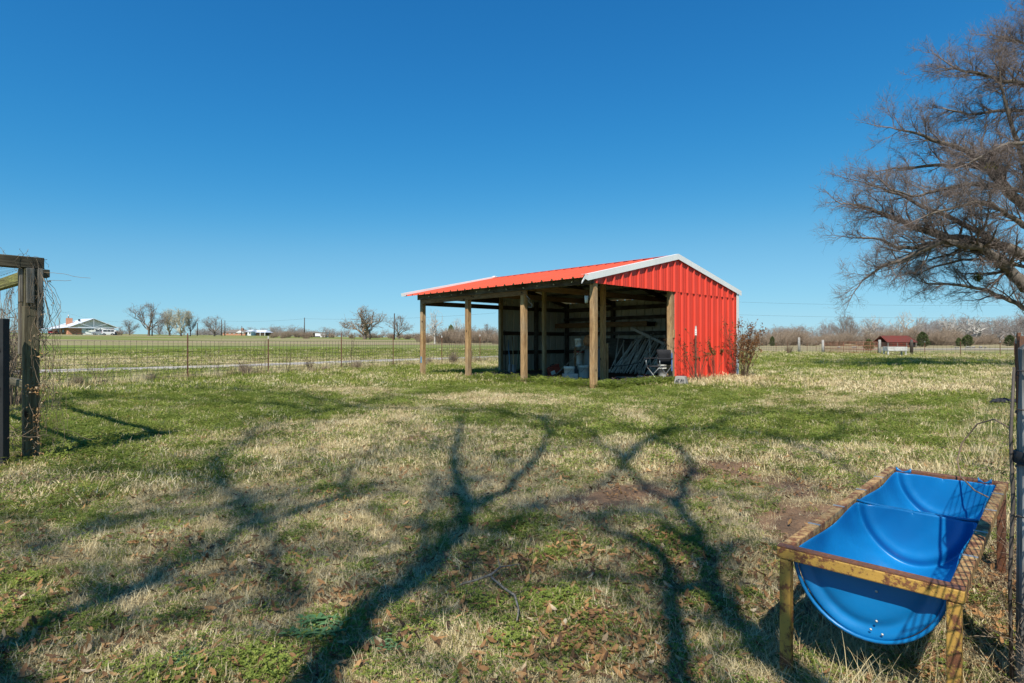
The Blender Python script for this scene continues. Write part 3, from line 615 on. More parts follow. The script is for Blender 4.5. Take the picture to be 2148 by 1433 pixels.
WT = [(1648, 683, 'wood', 0, 165, 42, 'low spreading bare tree at the left end of the right-hand woods'), (1678, 684, 'wood', 1, 170, 36, 'second low bare tree at the left end of the woods'),
 (1733, 666, 'wood', 2, 150, 34, 'grey bare tree left of the tall pair above the gate'), (1766, 655, 'round', 0, 150, 44, 'tall rounded bare tree above the left gate post'),
 (1783, 657, 'round', 1, 152, 34, 'tall bare tree just right of the rounded one above the gate'), (1828, 657, 'dead', 2, 145, 44, 'dark bare tree with upright limbs left of the red roofed barn'),
 (1878, 668, 'dead', 0, 150, 36, 'leaning broken bare tree behind the left end of the barn roof'), (1906, 649, 'dead', 1, 140, 54, 'tall dead tree with antler-like limbs over the barn roof'),
 (1946, 660, 'wood', 3, 145, 42, 'bare tree right of the dead tree behind the barn'), (1996, 653, 'dead', 2, 135, 50, 'pale-trunked bare tree right of the cedar by the barn'),
 (2050, 660, 'dead', 0, 130, 64, 'spreading pale bare tree above the middle of the right fence'), (2100, 668, 'wood', 1, 135, 56, 'bare tree at the right end of the woods, left of the old post'), (2140, 664, 'wood', 2, 135, 50, 'bare tree behind the old grey fence post')]
for px_, top, kd, v, d, wpx, lab in WT: put_tree(px_, top, 0, kd, v, lab, d, wpx, group='bare trees of the right-hand woods')
def place(px, d): x = (np.asarray(px, float) - 1074) / F * d; return x
# wooded masses
q = np.random.RandomState(70); n_ = 170; d = q.uniform(150, 215, n_); px = q.uniform(1585, 2330, n_); x = place(px, d); Hh = np.interp(px, [1585, 1700, 1800, 1950, 2330], [4.4, 5.2, 6.9, 8.0, 8.8]) * q.uniform(.5, 1.1, n_); s = Hh
cw = protos('woods_p', [v[2] for v in VAR['wood']])
scatter('distant_woods', cw, np.stack([x, d, gz(x, d)], 1), np.stack([x * 0, x * 0, q.uniform(0, 6.28, n_)], 1), np.stack([s * 1.3, s * 1.3, s], 1), q.randint(0, 4, n_), 'grey-brown bare woods massed along the right horizon')
n_ = 190; d = q.uniform(330, 470, n_); px = q.choice([0, 1], n_); px = np.where(px == 0, q.uniform(405, 730, n_), q.uniform(-300, 1100, n_)); x = place(px, d); s = 8.6 * q.uniform(.45, .95, n_) * np.where((px > 560) & (px < 640), 1.25, 1.)
scatter('far_treeline', cw, np.stack([x, d, gz(x, d) - .5], 1), np.stack([x * 0, x * 0, q.uniform(0, 6.28, n_)], 1), np.stack([s * 1.7, s * 1.7, s], 1), q.randint(0, 4, n_), 'low bluish line of bare trees far beyond the hay field')
cb = protos('brush_p', BR)
n_ = 300; d = q.uniform(112, 160, n_); px = q.uniform(1570, 2330, n_); x = place(px, d); s = .6 + 2.2 * q.rand(n_) ** 1.6 * (.4 + 1.2 * vnoise(px * .03, px * 0, 5))
scatter('woodland_brush', cb, np.stack([x, d, gz(x, d)], 1), np.stack([x * 0, x * 0, q.uniform(0, 6.28, n_)], 1), np.stack([s * 1.5, s * 1.5, s], 1), q.randint(0, 3, n_), 'tangled brown brush at the foot of the right-hand woods')
n_ = 170; d = q.uniform(95, 140, n_); px = q.uniform(880, 1240, n_); x = place(px, d); s = (.5 + 2.0 * q.rand(n_) ** 1.5) * np.where((px > 920) & (px < 1040), 1.15, .7)
scatter('scrub', cb, np.stack([x, d, gz(x, d)], 1), np.stack([x * 0, x * 0, q.uniform(0, 6.28, n_)], 1), np.stack([s * 1.5, s * 1.5, s], 1), q.randint(0, 3, n_), 'reddish brown scrub thicket seen through the open end of the shed')
n_ = 60; d = q.uniform(150, 240, n_); px = np.where(q.rand(n_) < .5, q.uniform(690, 880, n_), q.uniform(560, 700, n_)); x = place(px, d); s = q.uniform(.6, 1.8, n_)
scatter('field_edge_brush', cb, np.stack([x, d, gz(x, d)], 1), np.stack([x * 0, x * 0, q.uniform(0, 6.28, n_)], 1), np.stack([s * 1.5, s * 1.5, s], 1), q.randint(0, 3, n_), 'low brown brush along the far edge of the hay field')
for px_, top, base, d, wpx, lab in ((1935, 697, 729, 104, 30, 'dark green cedar against the right end of the red roofed barn'), (2030, 703, 723, 108, 26, 'round green cedar in the woods edge left of the fence corner'), (2011, 709, 723, 108, 14, 'small green cedar touching the round one'), (2118, 703, 721, 112, 22, 'green cedar at the woods edge near the old grey post'),
     (1620, 706, 724, 112, 12, 'small dark cedar at the woods edge beyond the rose bush'), (946, 682, 709, 115, 20, 'dark evergreen in the scrub between the left shed posts'), (1822, 712, 734, 70, 22, 'olive bush beyond the rusty gate')):
    x = (px_ - 1074) / F * d; z = gzf(x, d); o = thing('cedar_bush', lab, 'evergreen', (x, d, z), rnd.random() * 6, 'evergreens at the woods edge'); h_ = CH + (HZ - top) / F * d - z; w_ = wpx / F * d; o.scale = (w_ * 1.1, w_ * 1.1, h_)
    link('foliage', CED[px_ % 3], o); MB().tube([(0, 0, -.05), (0, 0, .5)], [.05, .03], 6).build('trunk', 'bark', o)

# --------------------------------------------- big tree at the right edge, limbs traced at their real distance
def guided(name, q, limbs, prm, tw, tmat, root, base, nodes=None):
    seg = []; sub = []
    for L in limbs:
        P = np.array(L['p'], float); r0_, r1_ = L['r']; n = len(P)
        fine = [P[0]]
        for a, b in zip(P[:-1], P[1:]):
            for k in (1, 2, 3): fine.append(a + (b - a) * k / 3 + (q.normal(0, .03 * np.linalg.norm(b - a), 3) if k < 3 else 0))
        fine = np.array(fine); rr = np.linspace(r0_, r1_, len(fine))
        for k in range(len(fine) - 1): seg.append((fine[k], fine[k + 1], rr[k], rr[k + 1], id(L)))
        tot = np.linalg.norm(np.diff(fine, axis=0), axis=1).sum(); nk = int(tot * L.get('dens', 2.2)); k0 = L.get('k0', .1)
        for c in range(nk):
            f = (k0 + (1 - k0) * (c + q.rand()) / nk) * (len(fine) - 1); k = min(int(f), len(fine) - 2); f -= k; bp = fine[k] * (1 - f) + fine[k + 1] * f; dd = nrm(fine[k + 1] - fine[k]); side = q.normal(0, 1, 3); side -= dd * side.dot(dd); side = nrm(side); an = R(q.uniform(25, 60))
            grow(q, bp, nrm(dd * math.cos(an) + side * math.sin(an) + np.array([0, 0, L.get('up', .12)])), L.get('len', 2.2) * q.uniform(.5, 1.25) * (1.1 - .35 * c / nk), max(prm.get('rm', .018), rr[k] * .38), 0, sub, prm)
        grow(q, fine[-1], nrm(fine[-1] - fine[-3]), L.get('len', 2.2) * .9, r1_, 0, sub, prm)
    return seg, sub
def limb_parts(seg, root):
    for key in dict.fromkeys(s[4] for s in seg):
        S = [s for s in seg if s[4] == key]; m = MB(); m.tube([S[0][0]] + [s[1] for s in S], [S[0][2]] + [s[3] for s in S], 8, 0, True, True); m.build('limb', 'bark', root)
q = np.random.RandomState(81); DT = 22.0; TX = 25.2
def pxp(px, py, d): return np.array([(px - 1074) / F * d, d, CH - (py - HZ) / F * d])
TR = thing('bare_tree', 'large bare shade tree with purple-grey twigs reaching in at the right edge', 'tree', (TX, DT + 1, 0))
hub = pxp(2400, 590, DT + 1)
GL = [([(2148, 538), (2102, 517), (2027, 502), (1971, 495), (1911, 475), (1866, 455), (1826, 437), (1790, 430)], .20, .035, 0), ([(1971, 507), (1930, 520), (1880, 520), (1830, 500), (1795, 500)], .07, .025, -.4), ([(2148, 603), (2122, 573), (2092, 543), (2052, 517), (1971, 507), (1916, 535), (1851, 558), (1808, 590)], .22, .03, -1.2),
 ([(2148, 432), (2112, 402), (2087, 362), (2072, 342), (2027, 317), (1971, 299), (1926, 281), (1880, 272)], .17, .03, .8), ([(2190, 190), (2148, 176), (2112, 173), (2072, 161), (2020, 150), (1998, 140)], .10, .03, 0), ([(2170, 300), (2117, 301), (2072, 322), (2030, 345)], .09, .03, -2),
 ([(2180, 235), (2092, 233), (2030, 241), (1985, 230)], .09, .03, 1.6), ([(2200, 420), (2148, 402), (2092, 392), (2027, 387), (1961, 402), (1911, 412), (1870, 400)], .11, .03, -1), ([(2112, 402), (2072, 352), (2012, 347), (1961, 347), (1901, 352), (1862, 357)], .09, .03, 1.8),
 ([(2200, 680), (2148, 648), (2102, 623), (2052, 606), (2002, 598), (1951, 596), (1935, 592)], .10, .025, .5), ([(2148, 475), (2112, 452), (2080, 427), (2040, 425), (1990, 440), (1940, 455)], .10, .03, -2.2), ([(2190, 110), (2148, 92), (2110, 80)], .07, .03, .3), ([(2200, 500), (2160, 400), (2135, 300), (2110, 220), (2098, 150)], .14, .03, -.5),
 ([(2102, 517), (2040, 480), (1980, 450), (1910, 420), (1850, 395), (1815, 385)], .09, .025, 1.2), ([(2148, 560), (2080, 545), (2020, 545), (1960, 560), (1930, 575)], .08, .025, 2.4),
 ([(2230, 150), (2200, 60), (2180, 20)], .1, .03, 0), ([(2300, 400), (2290, 200), (2300, 40)], .2, .04, 1.5), ([(2420, 400), (2500, 250), (2560, 120)], .2, .04, 0), ([(2480, 480), (2620, 420), (2760, 380)], .2, .04, 1.5)]
limbs = []
for pts, r0_, r1_, dz in GL:
    n = len(pts); P = [pxp(a, b, DT + 1 + dz * (k + 2) / (n + 1) + q.normal(0, .12)) for k, (a, b) in enumerate(pts)]
    if pts[0][0] not in (2112, 2102, 1971):
        if pts[0][1] < 300: P = [hub, (hub + P[0]) / 2 + np.array([.6, 0, .5])] + P
        else: P = [hub, (hub + P[0]) / 2 + np.array([.1, 0, .15])] + P
    big_ = pts[0][0] == 2148 or pts[0][0] >= 2400
    limbs.append(dict(p=[p - np.array([TX, DT + 1, 0]) for p in P], r=(max(r0_ * 1.35, .1), r1_), len=1.6 if n > 5 else 1.4, dens=3.0, k0=.28 if len(P) > n else .1))
prmT = dict(ns=[6, 4, 3], kids=[7, 5], wig=.14, up=[.02, .03, .03], tap=[.75, .8, .8], k0=[.15, .15], ang=[38, 40], len=[.45, .5], rr=[.6, .65])
seg, sub = guided('t', q, limbs, prmT, 1, None, None, None)
limb_parts(seg, TR)
trk = frusta([(0, 0, -.2), (.05, 0, 1.2)], [(.05, 0, 1.2), hub - np.array([TX, DT + 1, 0])], [.62, .5], [.5, .42], 12)
V, T, Qd = join([trk]); me = np_mesh('trunk', V, T, Qd, True); M('bark', me); link('trunk', me, TR)
V, T, Qd = join([frusta([s[0] for s in sub], [s[1] for s in sub], [s[2] for s in sub], [s[3] for s in sub], 3)] + twigs(q, [s for s in sub if s[4] >= 1], 6.0, .40, .0042, .18, 3)); me = np_mesh('crown', V, T, Qd); M('twig_purple', me); o = link('crown', me, TR); print('right tree', len(V))
for px_, py_, s_, mt, lab in ((2077, 350, .30, 'mistletoe', 'yellow mistletoe ball high in the large right tree'), (2052, 583, .26, 'needle', 'dark green mistletoe tuft low in the large right tree'), (2090, 560, .2, 'needle', 'smaller dark mistletoe tuft right of the other low one')):
    p = pxp(px_, py_, DT + .8); qq = np.random.RandomState(px_); C = qq.normal(0, .45, (260, 3)); Vv = (C[:, None] * .55 + qq.normal(0, .13, (260, 3, 3))).reshape(-1, 3) * s_; me = np_mesh('mistletoe', Vv, np.arange(780).reshape(-1, 3)); tint(me, np.repeat(qq.rand(260), 3)); M(mt, me); o = link('mistletoe', me); o.location = p; tagd(o, lab, 'mistletoe', 'mistletoe in the right tree')

# --------------------------------------------- tree behind the photographer; only its shadow falls into the picture
def lift(px, py, z): z = 2 + (z - 2) * 1.5; g = at(px, py); return np.array([g[0] - SH[0] * z, g[1] - SH[1] * z, z])
q = np.random.RandomState(90)
ST = thing('bare_tree', 'bare shade tree standing behind the viewpoint, its limb shadows lying across the lawn', 'tree', (1.0, -3.6, 0))
SL = [([(650, 1425), (750, 1325), (850, 1235), (925, 1160), (975, 1085), (1025, 1050), (1097, 997), (1132, 957), (1155, 916)], 3.6, 8.0, .066, .042, 1.0), ([(985, 1065), (957, 995), (952, 950), (965, 905), (975, 880)], 5.6, 7.5, .05, .03, 2),
 ([(1417, 1425), (1423, 1334), (1411, 1241), (1388, 1183), (1353, 1148), (1301, 1125), (1260, 1108)], 3.2, 6.0, .048, .025, 1.5), ([(1640, 1400), (1585, 1346), (1539, 1311), (1504, 1265), (1487, 1201), (1475, 1154), (1458, 1108), (1423, 1067), (1394, 1044), (1347, 1015), (1307, 980)], 3.2, 8.2, .062, .04, 1.0),
 ([(1418, 1240), (1450, 1235), (1487, 1201)], 4.0, 4.7, .05, .045, 1), ([(1423, 1067), (1430, 1020), (1446, 992), (1440, 957), (1411, 939), (1380, 925)], 6.6, 8.4, .05, .04, 2),
 ([(1307, 980), (1243, 1027), (1179, 1050), (1074, 1090), (993, 1131)], 8.2, 7.2, .04, .022, 1.2), ([(1307, 980), (1336, 939), (1382, 916), (1430, 900), (1481, 908), (1539, 907), (1626, 922)], 8.2, 10, .06, .05, 2), ([(1626, 922), (1713, 954), (1772, 986), (1830, 1020)], 10, 8.5, .045, .03, 2.5), ([(1713, 940), (1760, 905), (1800, 881), (1850, 862)], 9, 10.5, .04, .03, 2.5),
 ([(1481, 908), (1530, 880), (1600, 868), (1690, 870)], 9, 11, .04, .03, 2.5), ([(1307, 980), (1250, 930), (1180, 890), (1120, 875)], 8.2, 10.5, .04, .03, 2.4),
 ([(-30, 1370), (100, 1310), (225, 1260), (350, 1200), (450, 1160), (540, 1100), (515, 1065), (480, 1025)], 5.0, 8.0, .05, .04, 2.6), ([(540, 1100), (590, 1095), (650, 1060), (720, 1050)], 7, 8.5, .04, .03, 3), ([(540, 1105), (590, 1140), (575, 1195), (640, 1245), (620, 1290)], 7, 6.5, .035, .03, 2.4), ([(50, 1160), (115, 1140), (225, 1095), (330, 1080)], 7, 8.6, .04, .03, 3),
 ([(760, 1065), (830, 1095), (900, 1110), (960, 1110)], 8, 7, .03, .025, 2.4), ([(480, 1025), (470, 960), (520, 910), (600, 880), (700, 868)], 8, 11.5, .045, .035, 3), ([(1155, 916), (1130, 880), (1040, 866), (900, 862), (740, 856)], 8, 12, .045, .035, 2.6),
 ([(700, 868), (560, 850), (400, 846), (250, 838)], 11, 13, .05, .04, 3.2), ([(740, 856), (640, 832), (500, 820), (380, 818)], 12, 14, .05, .04, 3.2), ([(480, 1025), (350, 1000), (220, 990), (120, 1010)], 8, 10, .035, .03, 2.5), ([(740, 856), (820, 838), (900, 826)], 12, 14, .04, .03, 2.4), ([(250, 838), (150, 830), (40, 836)], 12.5, 14, .04, .04, 3)]
qs = np.random.RandomState(404)
for k in range(24):       # fine outer branches added at random for their shadows, mostly on the left lawn
    g0 = at(qs.uniform(-150, 950), qs.uniform(900, 1400)); an = qs.normal(.25, .6); L_ = qs.uniform(.8, 2.6); zz = qs.uniform(5, 8.5); pts = []
    for j in range(6):
        an += qs.normal(0, .22); g0 = g0 + np.array([math.sin(an), math.cos(an), 0]) * L_ / 5
        pts.append((1074 + F * g0[0] / g0[1], HZ + F * CH / g0[1]))
    r_ = qs.uniform(.014, .030); SL.append((pts, zz, zz + .7, r_, r_ * .5, 2.2))
fork = np.array([1.1, -3.3, 2.4]); limbs = []
org = np.array([1.0, -3.6, 0])
for k, (pts, z0, z1, r0_, r1_, dn) in enumerate(SL):
    m = len(pts); P = [lift(a, b, z0 + (z1 - z0) * i_ / (m - 1)) for i_, (a, b) in enumerate(pts)]
    if k in (0, 2, 3, 12): P = [fork, (fork + P[0]) / 2 + np.array([0, -.2, .15])] + P; r0_ *= 1.25
    limbs.append(dict(p=[p - org for p in P], r=(r0_, r1_), len=1.5, dens=dn * 1.15, k0=.25 if k < 4 else .05, up=.25))
limbs += [dict(p=[fork - org, fork - org + np.array([-1.5, -2, 3]), fork - org + np.array([-3, -4, 6])], r=(.2, .05), len=2.4, dens=1.5), dict(p=[fork - org, fork - org + np.array([2.5, -1.5, 3]), fork - org + np.array([4, -3, 6])], r=(.2, .05), len=2.4, dens=1.5)]
prmS = dict(rm=.011, ns=[4, 3, 3], kids=[4, 3], wig=.14, up=[.05, .03, .03], tap=[.75, .8, .8], k0=[.15, .15], ang=[38, 40], len=[.5, .5], rr=[.55, .6])
seg, sub = guided('s', q, limbs, prmS, 1, None, None, None)
cap_ = []
for s in sub:      # nothing of it hangs into the view
    m_ = (s[0] + s[1]) / 2 + org
    if m_[1] > 0 and (m_[2] - CH) / m_[1] < .66: continue
    cap_.append(s)
V, T, Qd = join([frusta([(0, 0, -.2), (0, 0, 1.2)], [(0, 0, 1.2), fork - org], [.36, .28], [.28, .24], 12)]); me = np_mesh('trunk', V, T, Qd, True); M('bark', me); link('trunk', me, ST)
limb_parts(seg, ST)
V, T, Qd = join([frusta([s[0] for s in cap_], [s[1] for s in cap_], [max(s[2], .006) for s in cap_], [max(s[3], .005) for s in cap_], 3)]); me = np_mesh('crown', V, T, Qd); M('twig_purple', me); link('crown', me, ST)


# ============================================================ the red shed (local x = across the gable, local y = along the eave)
SHED = thing('red_shed', 'open-sided red metal shed on timber posts with white trim and red roof', 'shed', (SHED_P[0], SHED_P[1], 0), SHED_RZ)
PITCH = .3333
def profile(u0, n):
    pr = []
    for k in range(n):
        a = u0 + k * PITCH; pr += [(a, 0), (a + .026, .042), (a + .058, .042), (a + .084, 0), (a + .130, 0), (a + .138, .006), (a + .158, .006), (a + .166, 0), (a + .232, 0), (a + .240, .006), (a + .260, .006), (a + .268, 0)]
    pr.append((u0 + n * PITCH, 0)); return pr
def sheet_part(name, mats, u0, n, fn, vb, vt, parent, clip=None):
    """corrugated sheet: fn(u, off, v) -> point; vb, vt give the two ends at u"""
    pr = [(u, o) for u, o in profile(u0, n) if clip is None or u <= clip + 1e-6]
    mb = MB()
    for lay, mi in ((0, 0), (-.004, 1)):
        V = []; 
        for u, o in pr: V += [fn(u, o + lay, vb(u)), fn(u, o + lay, vt(u))]
        mb.add(V, [(2 * i, 2 * i + 2, 2 * i + 3, 2 * i + 1) for i in range(len(pr) - 1)], mi)
    return mb.build(name, mats, parent)
def rz_(s): return 2.615 + .222 * s if s <= 3.5 else 3.392 - .212 * (s - 3.5)
WS = ['red_sheet', 'white_sheet']
for k in range(7):        # gable sheets above the opening, right end and far end
    u0 = k * .9999; top = lambda u: rz_(u) - .03
    sheet_part('gable_sheet', WS, u0, 3, lambda u, o, v: (u, -.045 - o, v), lambda u: 2.44, top, SHED, 7.0)
    sheet_part('gable_sheet', WS, u0, 3, lambda u, o, v: (u, 7.10 + o, v), lambda u: 2.47, top, SHED, 7.0)
for k in range(4):
    u0 = 3.40 + k * .9999
    sheet_part('wall_sheet', WS, u0, 3, lambda u, o, v: (u, -.040 - o, v), lambda u: .03, lambda u: 2.46, SHED, 7.0)
    sheet_part('wall_sheet', WS, u0, 3, lambda u, o, v: (u, 7.09 + o, v), lambda u: .04, lambda u: 2.50, SHED, 7.0)
for k in range(8):
    u0 = -.04 + k * .9999; sheet_part('wall_sheet', WS, u0, 3, lambda u, o, v: (7.03 + o, u, v), lambda u: .04, lambda u: rz_(7) - .03, SHED, 7.09)
for k in range(8):
    u0 = -.08 + k * .9999; c_ = 7.44
    sheet_part('roof_sheet', ['red_roof', 'white_sheet'], u0, 3, lambda u, o, v: (v, u, rz_(v) + .012 + o), lambda u: -.36, lambda u: 3.495, SHED, c_)
    sheet_part('roof_sheet', ['red_roof', 'white_sheet'], u0, 3, lambda u, o, v: (v, u, (3.392 - .212 * (v - 3.5)) + .012 + o), lambda u: 3.505, lambda u: 7.17, SHED, c_)
mb = MB()
for sg, sl in ((-1, .222), (1, .212)): mb.add([(3.5, -.1, 3.455), (3.5, 7.46, 3.455), (3.5 + sg * .16, 7.46, 3.455 - sl * .16), (3.5 + sg * .16, -.1, 3.455 - sl * .16)], [(0, 1, 2, 3)])
mb.build('ridge_cap', 'red_roof', SHED)
for y0, nm in ((-.105, 0), (7.455, 1)):   # rake trims: folded white metal along both slopes
    for a, b in ((-.30 if not nm else -.37, 3.5), (3.5, 7.2)):
        za, zb_ = (rz_(a) if a < 3.5 else 3.392), (rz_(3.5) if b == 3.5 else 3.392 - .212 * (b - 3.5)); m = MB(); dy = .10 if not nm else -.16; za += .035 * nm; zb_ += .035 * nm
        m.add([(a, y0, za + .075), (b, y0, zb_ + .075), (b, y0, zb_ - .075), (a, y0, za - .075)], [(0, 1, 2, 3)]).add([(a, y0, za + .075), (b, y0, zb_ + .075), (b, y0 + dy, zb_ + .078), (a, y0 + dy, za + .078)], [(0, 1, 2, 3)])
        if nm: m = MB(); m.bar((a - .06, y0 - .02, za - .035 + .06), (b, y0 - .02, zb_ - .035 + .05), .13, .10)
        o = m.build('rake_trim', 'white_trim', SHED); s_ = o.modifiers.new('s', 'SOLIDIFY'); s_.thickness = .004
m = MB(); m.add([(-.30, -.105, 2.60), (-.30, -.105, 2.47), (-.42, -.11, 2.50), (-.56, -.13, 2.38), (-.54, -.12, 2.44), (-.40, -.11, 2.60), (-.42, 0, 2.61), (-.30, 0, 2.60)], [(0, 1, 2, 5), (5, 2, 3, 4), (0, 5, 6, 7)]); o = m.build('bent_trim_end', 'white_trim', SHED); s_ = o.modifiers.new('s', 'SOLIDIFY'); s_.thickness = .004
o['label'] = 'loose drooping end of the white rake trim'
MB().box(6.93, 7.075, -.082, -.072, 0, 2.58).box(7.067, 7.077, -.082, .06, 0, 2.58).build('corner_trim', 'white_trim', SHED)
m = MB(); m.box(7.08, 7.10, 7.02, 7.16, 0, 2.55).build('corner_trim', 'white_trim', SHED)
for k in range(5):
    MB().box(6.72, 6.74, .25 + k * .96, 1.19 + k * .96, .02, 1.22 - .02 * (k % 2)).build('dark_panel', 'dark_board_y', SHED)  # dark panels set low on the back wall behind the poles
# timber
def post(s, t, z1, w_=.125, mt='post_wood', name='post', lean=(0, 0)):
    h_ = w_ / 2; m = MB(); v = []
    for z in (-.1, .45, 1.1, 1.8, z1):
        k = z / z1; jx, jy = rnd.uniform(-.004, .004), rnd.uniform(-.004, .004)
        v += [(s + a * h_ + jx + lean[0] * k, t + b * h_ + jy + lean[1] * k, z) for a, b in ((-1, -1), (1, -1), (1, 1), (-1, 1))]
    f = [(4 * i + k, 4 * i + (k + 1) % 4, 4 * i + 4 + (k + 1) % 4, 4 * i + 4 + k) for i in range(4) for k in range(4)] + [(16, 17, 18, 19)]
    m.add(v, f); return m.build(name, mt, SHED, .008)
for t_, mt in ((.03, 'post_wood'), (2.34, 'post_wood'), (4.67, 'post_wood'), (7.0, 'post_wood')): post(.06, t_, 2.62, .135, mt)
post(3.36, .06, 2.6, .14, 'post_wood'); post(3.40, 7.0, 2.75, .13, 'post_wood_pale'); post(2.6, 1.75, 2.95, .125, 'post_wood'); post(2.7, 4.15, 2.95, .11, 'post_wood_pale')
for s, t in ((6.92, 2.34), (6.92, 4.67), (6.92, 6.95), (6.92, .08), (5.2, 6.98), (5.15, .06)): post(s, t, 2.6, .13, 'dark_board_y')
MB().box(.14, .17, 2.32, 2.37, .35, 1.62).build('cleat_board', 'post_wood_pale', SHED); MB().box(2.68, 2.73, 1.66, 1.80, .05, 1.05).build('cleat_board', 'post_wood', SHED); MB().box(3.30, 3.40, -.045, -.012, .02, .35).build('cleat_board', 'post_wood_pale', SHED); MB().box(3.36, 3.46, -.055, -.012, 1.2, 1.42).build('cleat_board', 'post_wood', SHED)
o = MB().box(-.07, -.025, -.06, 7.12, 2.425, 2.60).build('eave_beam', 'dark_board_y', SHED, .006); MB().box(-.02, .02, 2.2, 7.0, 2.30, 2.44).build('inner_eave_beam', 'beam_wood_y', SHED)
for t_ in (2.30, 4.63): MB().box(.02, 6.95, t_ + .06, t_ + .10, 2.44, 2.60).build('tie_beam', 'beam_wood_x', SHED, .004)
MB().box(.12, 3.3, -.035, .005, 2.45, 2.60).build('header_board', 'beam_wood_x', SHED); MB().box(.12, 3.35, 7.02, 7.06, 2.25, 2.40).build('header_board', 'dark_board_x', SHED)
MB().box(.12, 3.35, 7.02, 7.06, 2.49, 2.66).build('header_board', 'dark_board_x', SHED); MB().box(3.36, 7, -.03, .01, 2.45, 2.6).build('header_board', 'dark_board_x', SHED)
MB().box(2.58, 2.63, 0, 7.0, 2.80, 2.96).build('centre_beam', 'beam_wood_y', SHED)
for t_ in (.03, 2.34, 4.67, 6.97):
    for a, b in ((-.02, 3.48), (3.52, 7.0)):
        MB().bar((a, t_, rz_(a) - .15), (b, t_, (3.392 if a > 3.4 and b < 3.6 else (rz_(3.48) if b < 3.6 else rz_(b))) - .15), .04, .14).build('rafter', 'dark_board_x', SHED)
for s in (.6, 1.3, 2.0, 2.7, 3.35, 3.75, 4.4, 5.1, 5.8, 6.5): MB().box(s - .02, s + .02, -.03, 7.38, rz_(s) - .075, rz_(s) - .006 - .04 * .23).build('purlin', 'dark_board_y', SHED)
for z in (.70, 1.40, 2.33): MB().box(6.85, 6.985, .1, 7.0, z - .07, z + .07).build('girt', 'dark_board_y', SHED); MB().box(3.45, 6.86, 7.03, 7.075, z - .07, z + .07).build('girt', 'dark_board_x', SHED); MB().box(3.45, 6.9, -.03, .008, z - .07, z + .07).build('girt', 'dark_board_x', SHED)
MB().box(6.25, 6.29, 2.75, 6.98, 1.62, 1.80).build('shelf_board', 'beam_wood_y', SHED); MB().box(6.29, 6.83, 2.75, 6.98, 1.76, 1.79).build('shelf', 'dark_board_y', SHED)
for t_ in (2.8, 4.1, 5.4, 6.6): MB().box(6.29, 6.84, t_, t_ + .04, 1.64, 1.76).build('shelf_bracket', 'dark_board_x', SHED)
MB().box(6.78, 6.83, .1, 7.0, 1.90, 2.02).build('girt', 'dark_board_y', SHED)  # dark strip along the back wall above the shelf
for k in range(11):
    t_ = .5 + k * .6 + rnd.uniform(-.1, .1); m = MB(); m.tube([(-.075, t_, 2.50 + rnd.uniform(-.04, .04)), (-.11, t_, 2.49)], .012, 6); m.build('insulator', 'white_plastic', SHED)
o = MB().box(-.032, -.028, 6.95, 7.03, .42, .62)
o = o.build('paint_mark', 'blue_paint', SHED); o.location = (.02, 0, 0); o['label'] = 'faded blue paint smear low on the end post'
# bare floor, laid on the land inside
def wl(px, py): p = at(px, py); return p
N_ = 36; V = []; 
for i_ in range(N_ + 1):
    for j_ in range(N_ + 1):
        s = .35 + 6.62 * i_ / N_; t = .12 + 6.9 * j_ / N_; p = sp(s, t); e = float(fbm(np.array(p[0] * 3), np.array(p[1] * 3), 8)); z = float(gmicro(p[0], p[1])) + .015 + (e - .5) * .03; V.append((p[0], p[1], z - (.05 if (i_ == 0 or j_ == 0) else 0)))
Vf = np.array(V); sv = [shed_st(a, b) for a, b, c in V]; Q = [(i_ * (N_ + 1) + j_, (i_ + 1) * (N_ + 1) + j_, (i_ + 1) * (N_ + 1) + j_ + 1, i_ * (N_ + 1) + j_ + 1) for i_ in range(N_) for j_ in range(N_) if bool(floor_mask(*(Vf[i_ * (N_ + 1) + j_][:2]))) or i_ > 12]
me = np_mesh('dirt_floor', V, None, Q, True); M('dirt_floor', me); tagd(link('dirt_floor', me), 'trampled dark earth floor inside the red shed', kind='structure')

# ------------------------------------------------------------ what stands in the shed
def bucket(label, loc, lid=None, h=.37, r=.15, handle=True, group='white plastic buckets in the shed', mt='white_plastic'):
    t = thing('bucket', label, 'bucket', loc, rnd.random() * 6, group)
    MB().lathe([(0, 0), (r * .87, 0), (r * .9, .02), (r * .985, h * .86), (r * 1.06, h * .86), (r * 1.06, h * .9), (r, h * .9), (r * 1.0, h * .955), (r * 1.05, h * .955), (r * 1.05, h), (r * .96, h), (r * .85, .03), (0, .03)], 24).build('body', mt, t)
    if lid: MB().lathe([(0, h + .02), (r * .9, h + .02), (r * .95, h + .03), (r * 1.09, h + .03), (r * 1.1, h - .02), (r * 1.07, h - .02)], 24).build('lid', lid, t)
    if handle: MB().tube([(r * 1.07 * math.cos(a), -r * .9 * math.sin(a) * .5 - r * .45, h * .83 - .13 * math.sin(a)) for a in [math.pi * k / 12 for k in range(13)]], .004, 5).build('handle', 'wire', t)
    return t
def onfloor(px, d, z=0): x = (px - 1074) / F * d; return (x, d, float(gmicro(x, d)) + .02 + z)
bucket('white bucket standing behind the grey concrete block', onfloor(1194, 16.05), r=.148)
bucket('stained white bucket on the floor, right of the block and beside the post', onfloor(1225, 16.9))
bucket('lower white bucket of the stack behind the other buckets', onfloor(1214, 17.6)); bucket('white bucket with a dull red lid on top of another bucket', onfloor(1214, 17.6, .38), 'red_plastic')
bucket('small white pail at the left end of the work table', onfloor(1213, 17.15, .93), h=.21, r=.10, lid='white_plastic')
bucket('white bucket on the floor behind the folding chair', onfloor(1391, 16.1)); bucket('upper white bucket behind the chair back', onfloor(1391, 16.1, .34), h=.3)
t = thing('concrete_block', 'hollow grey concrete block on the dirt in front of the buckets', 'block', onfloor(1196, 15.7), .2)
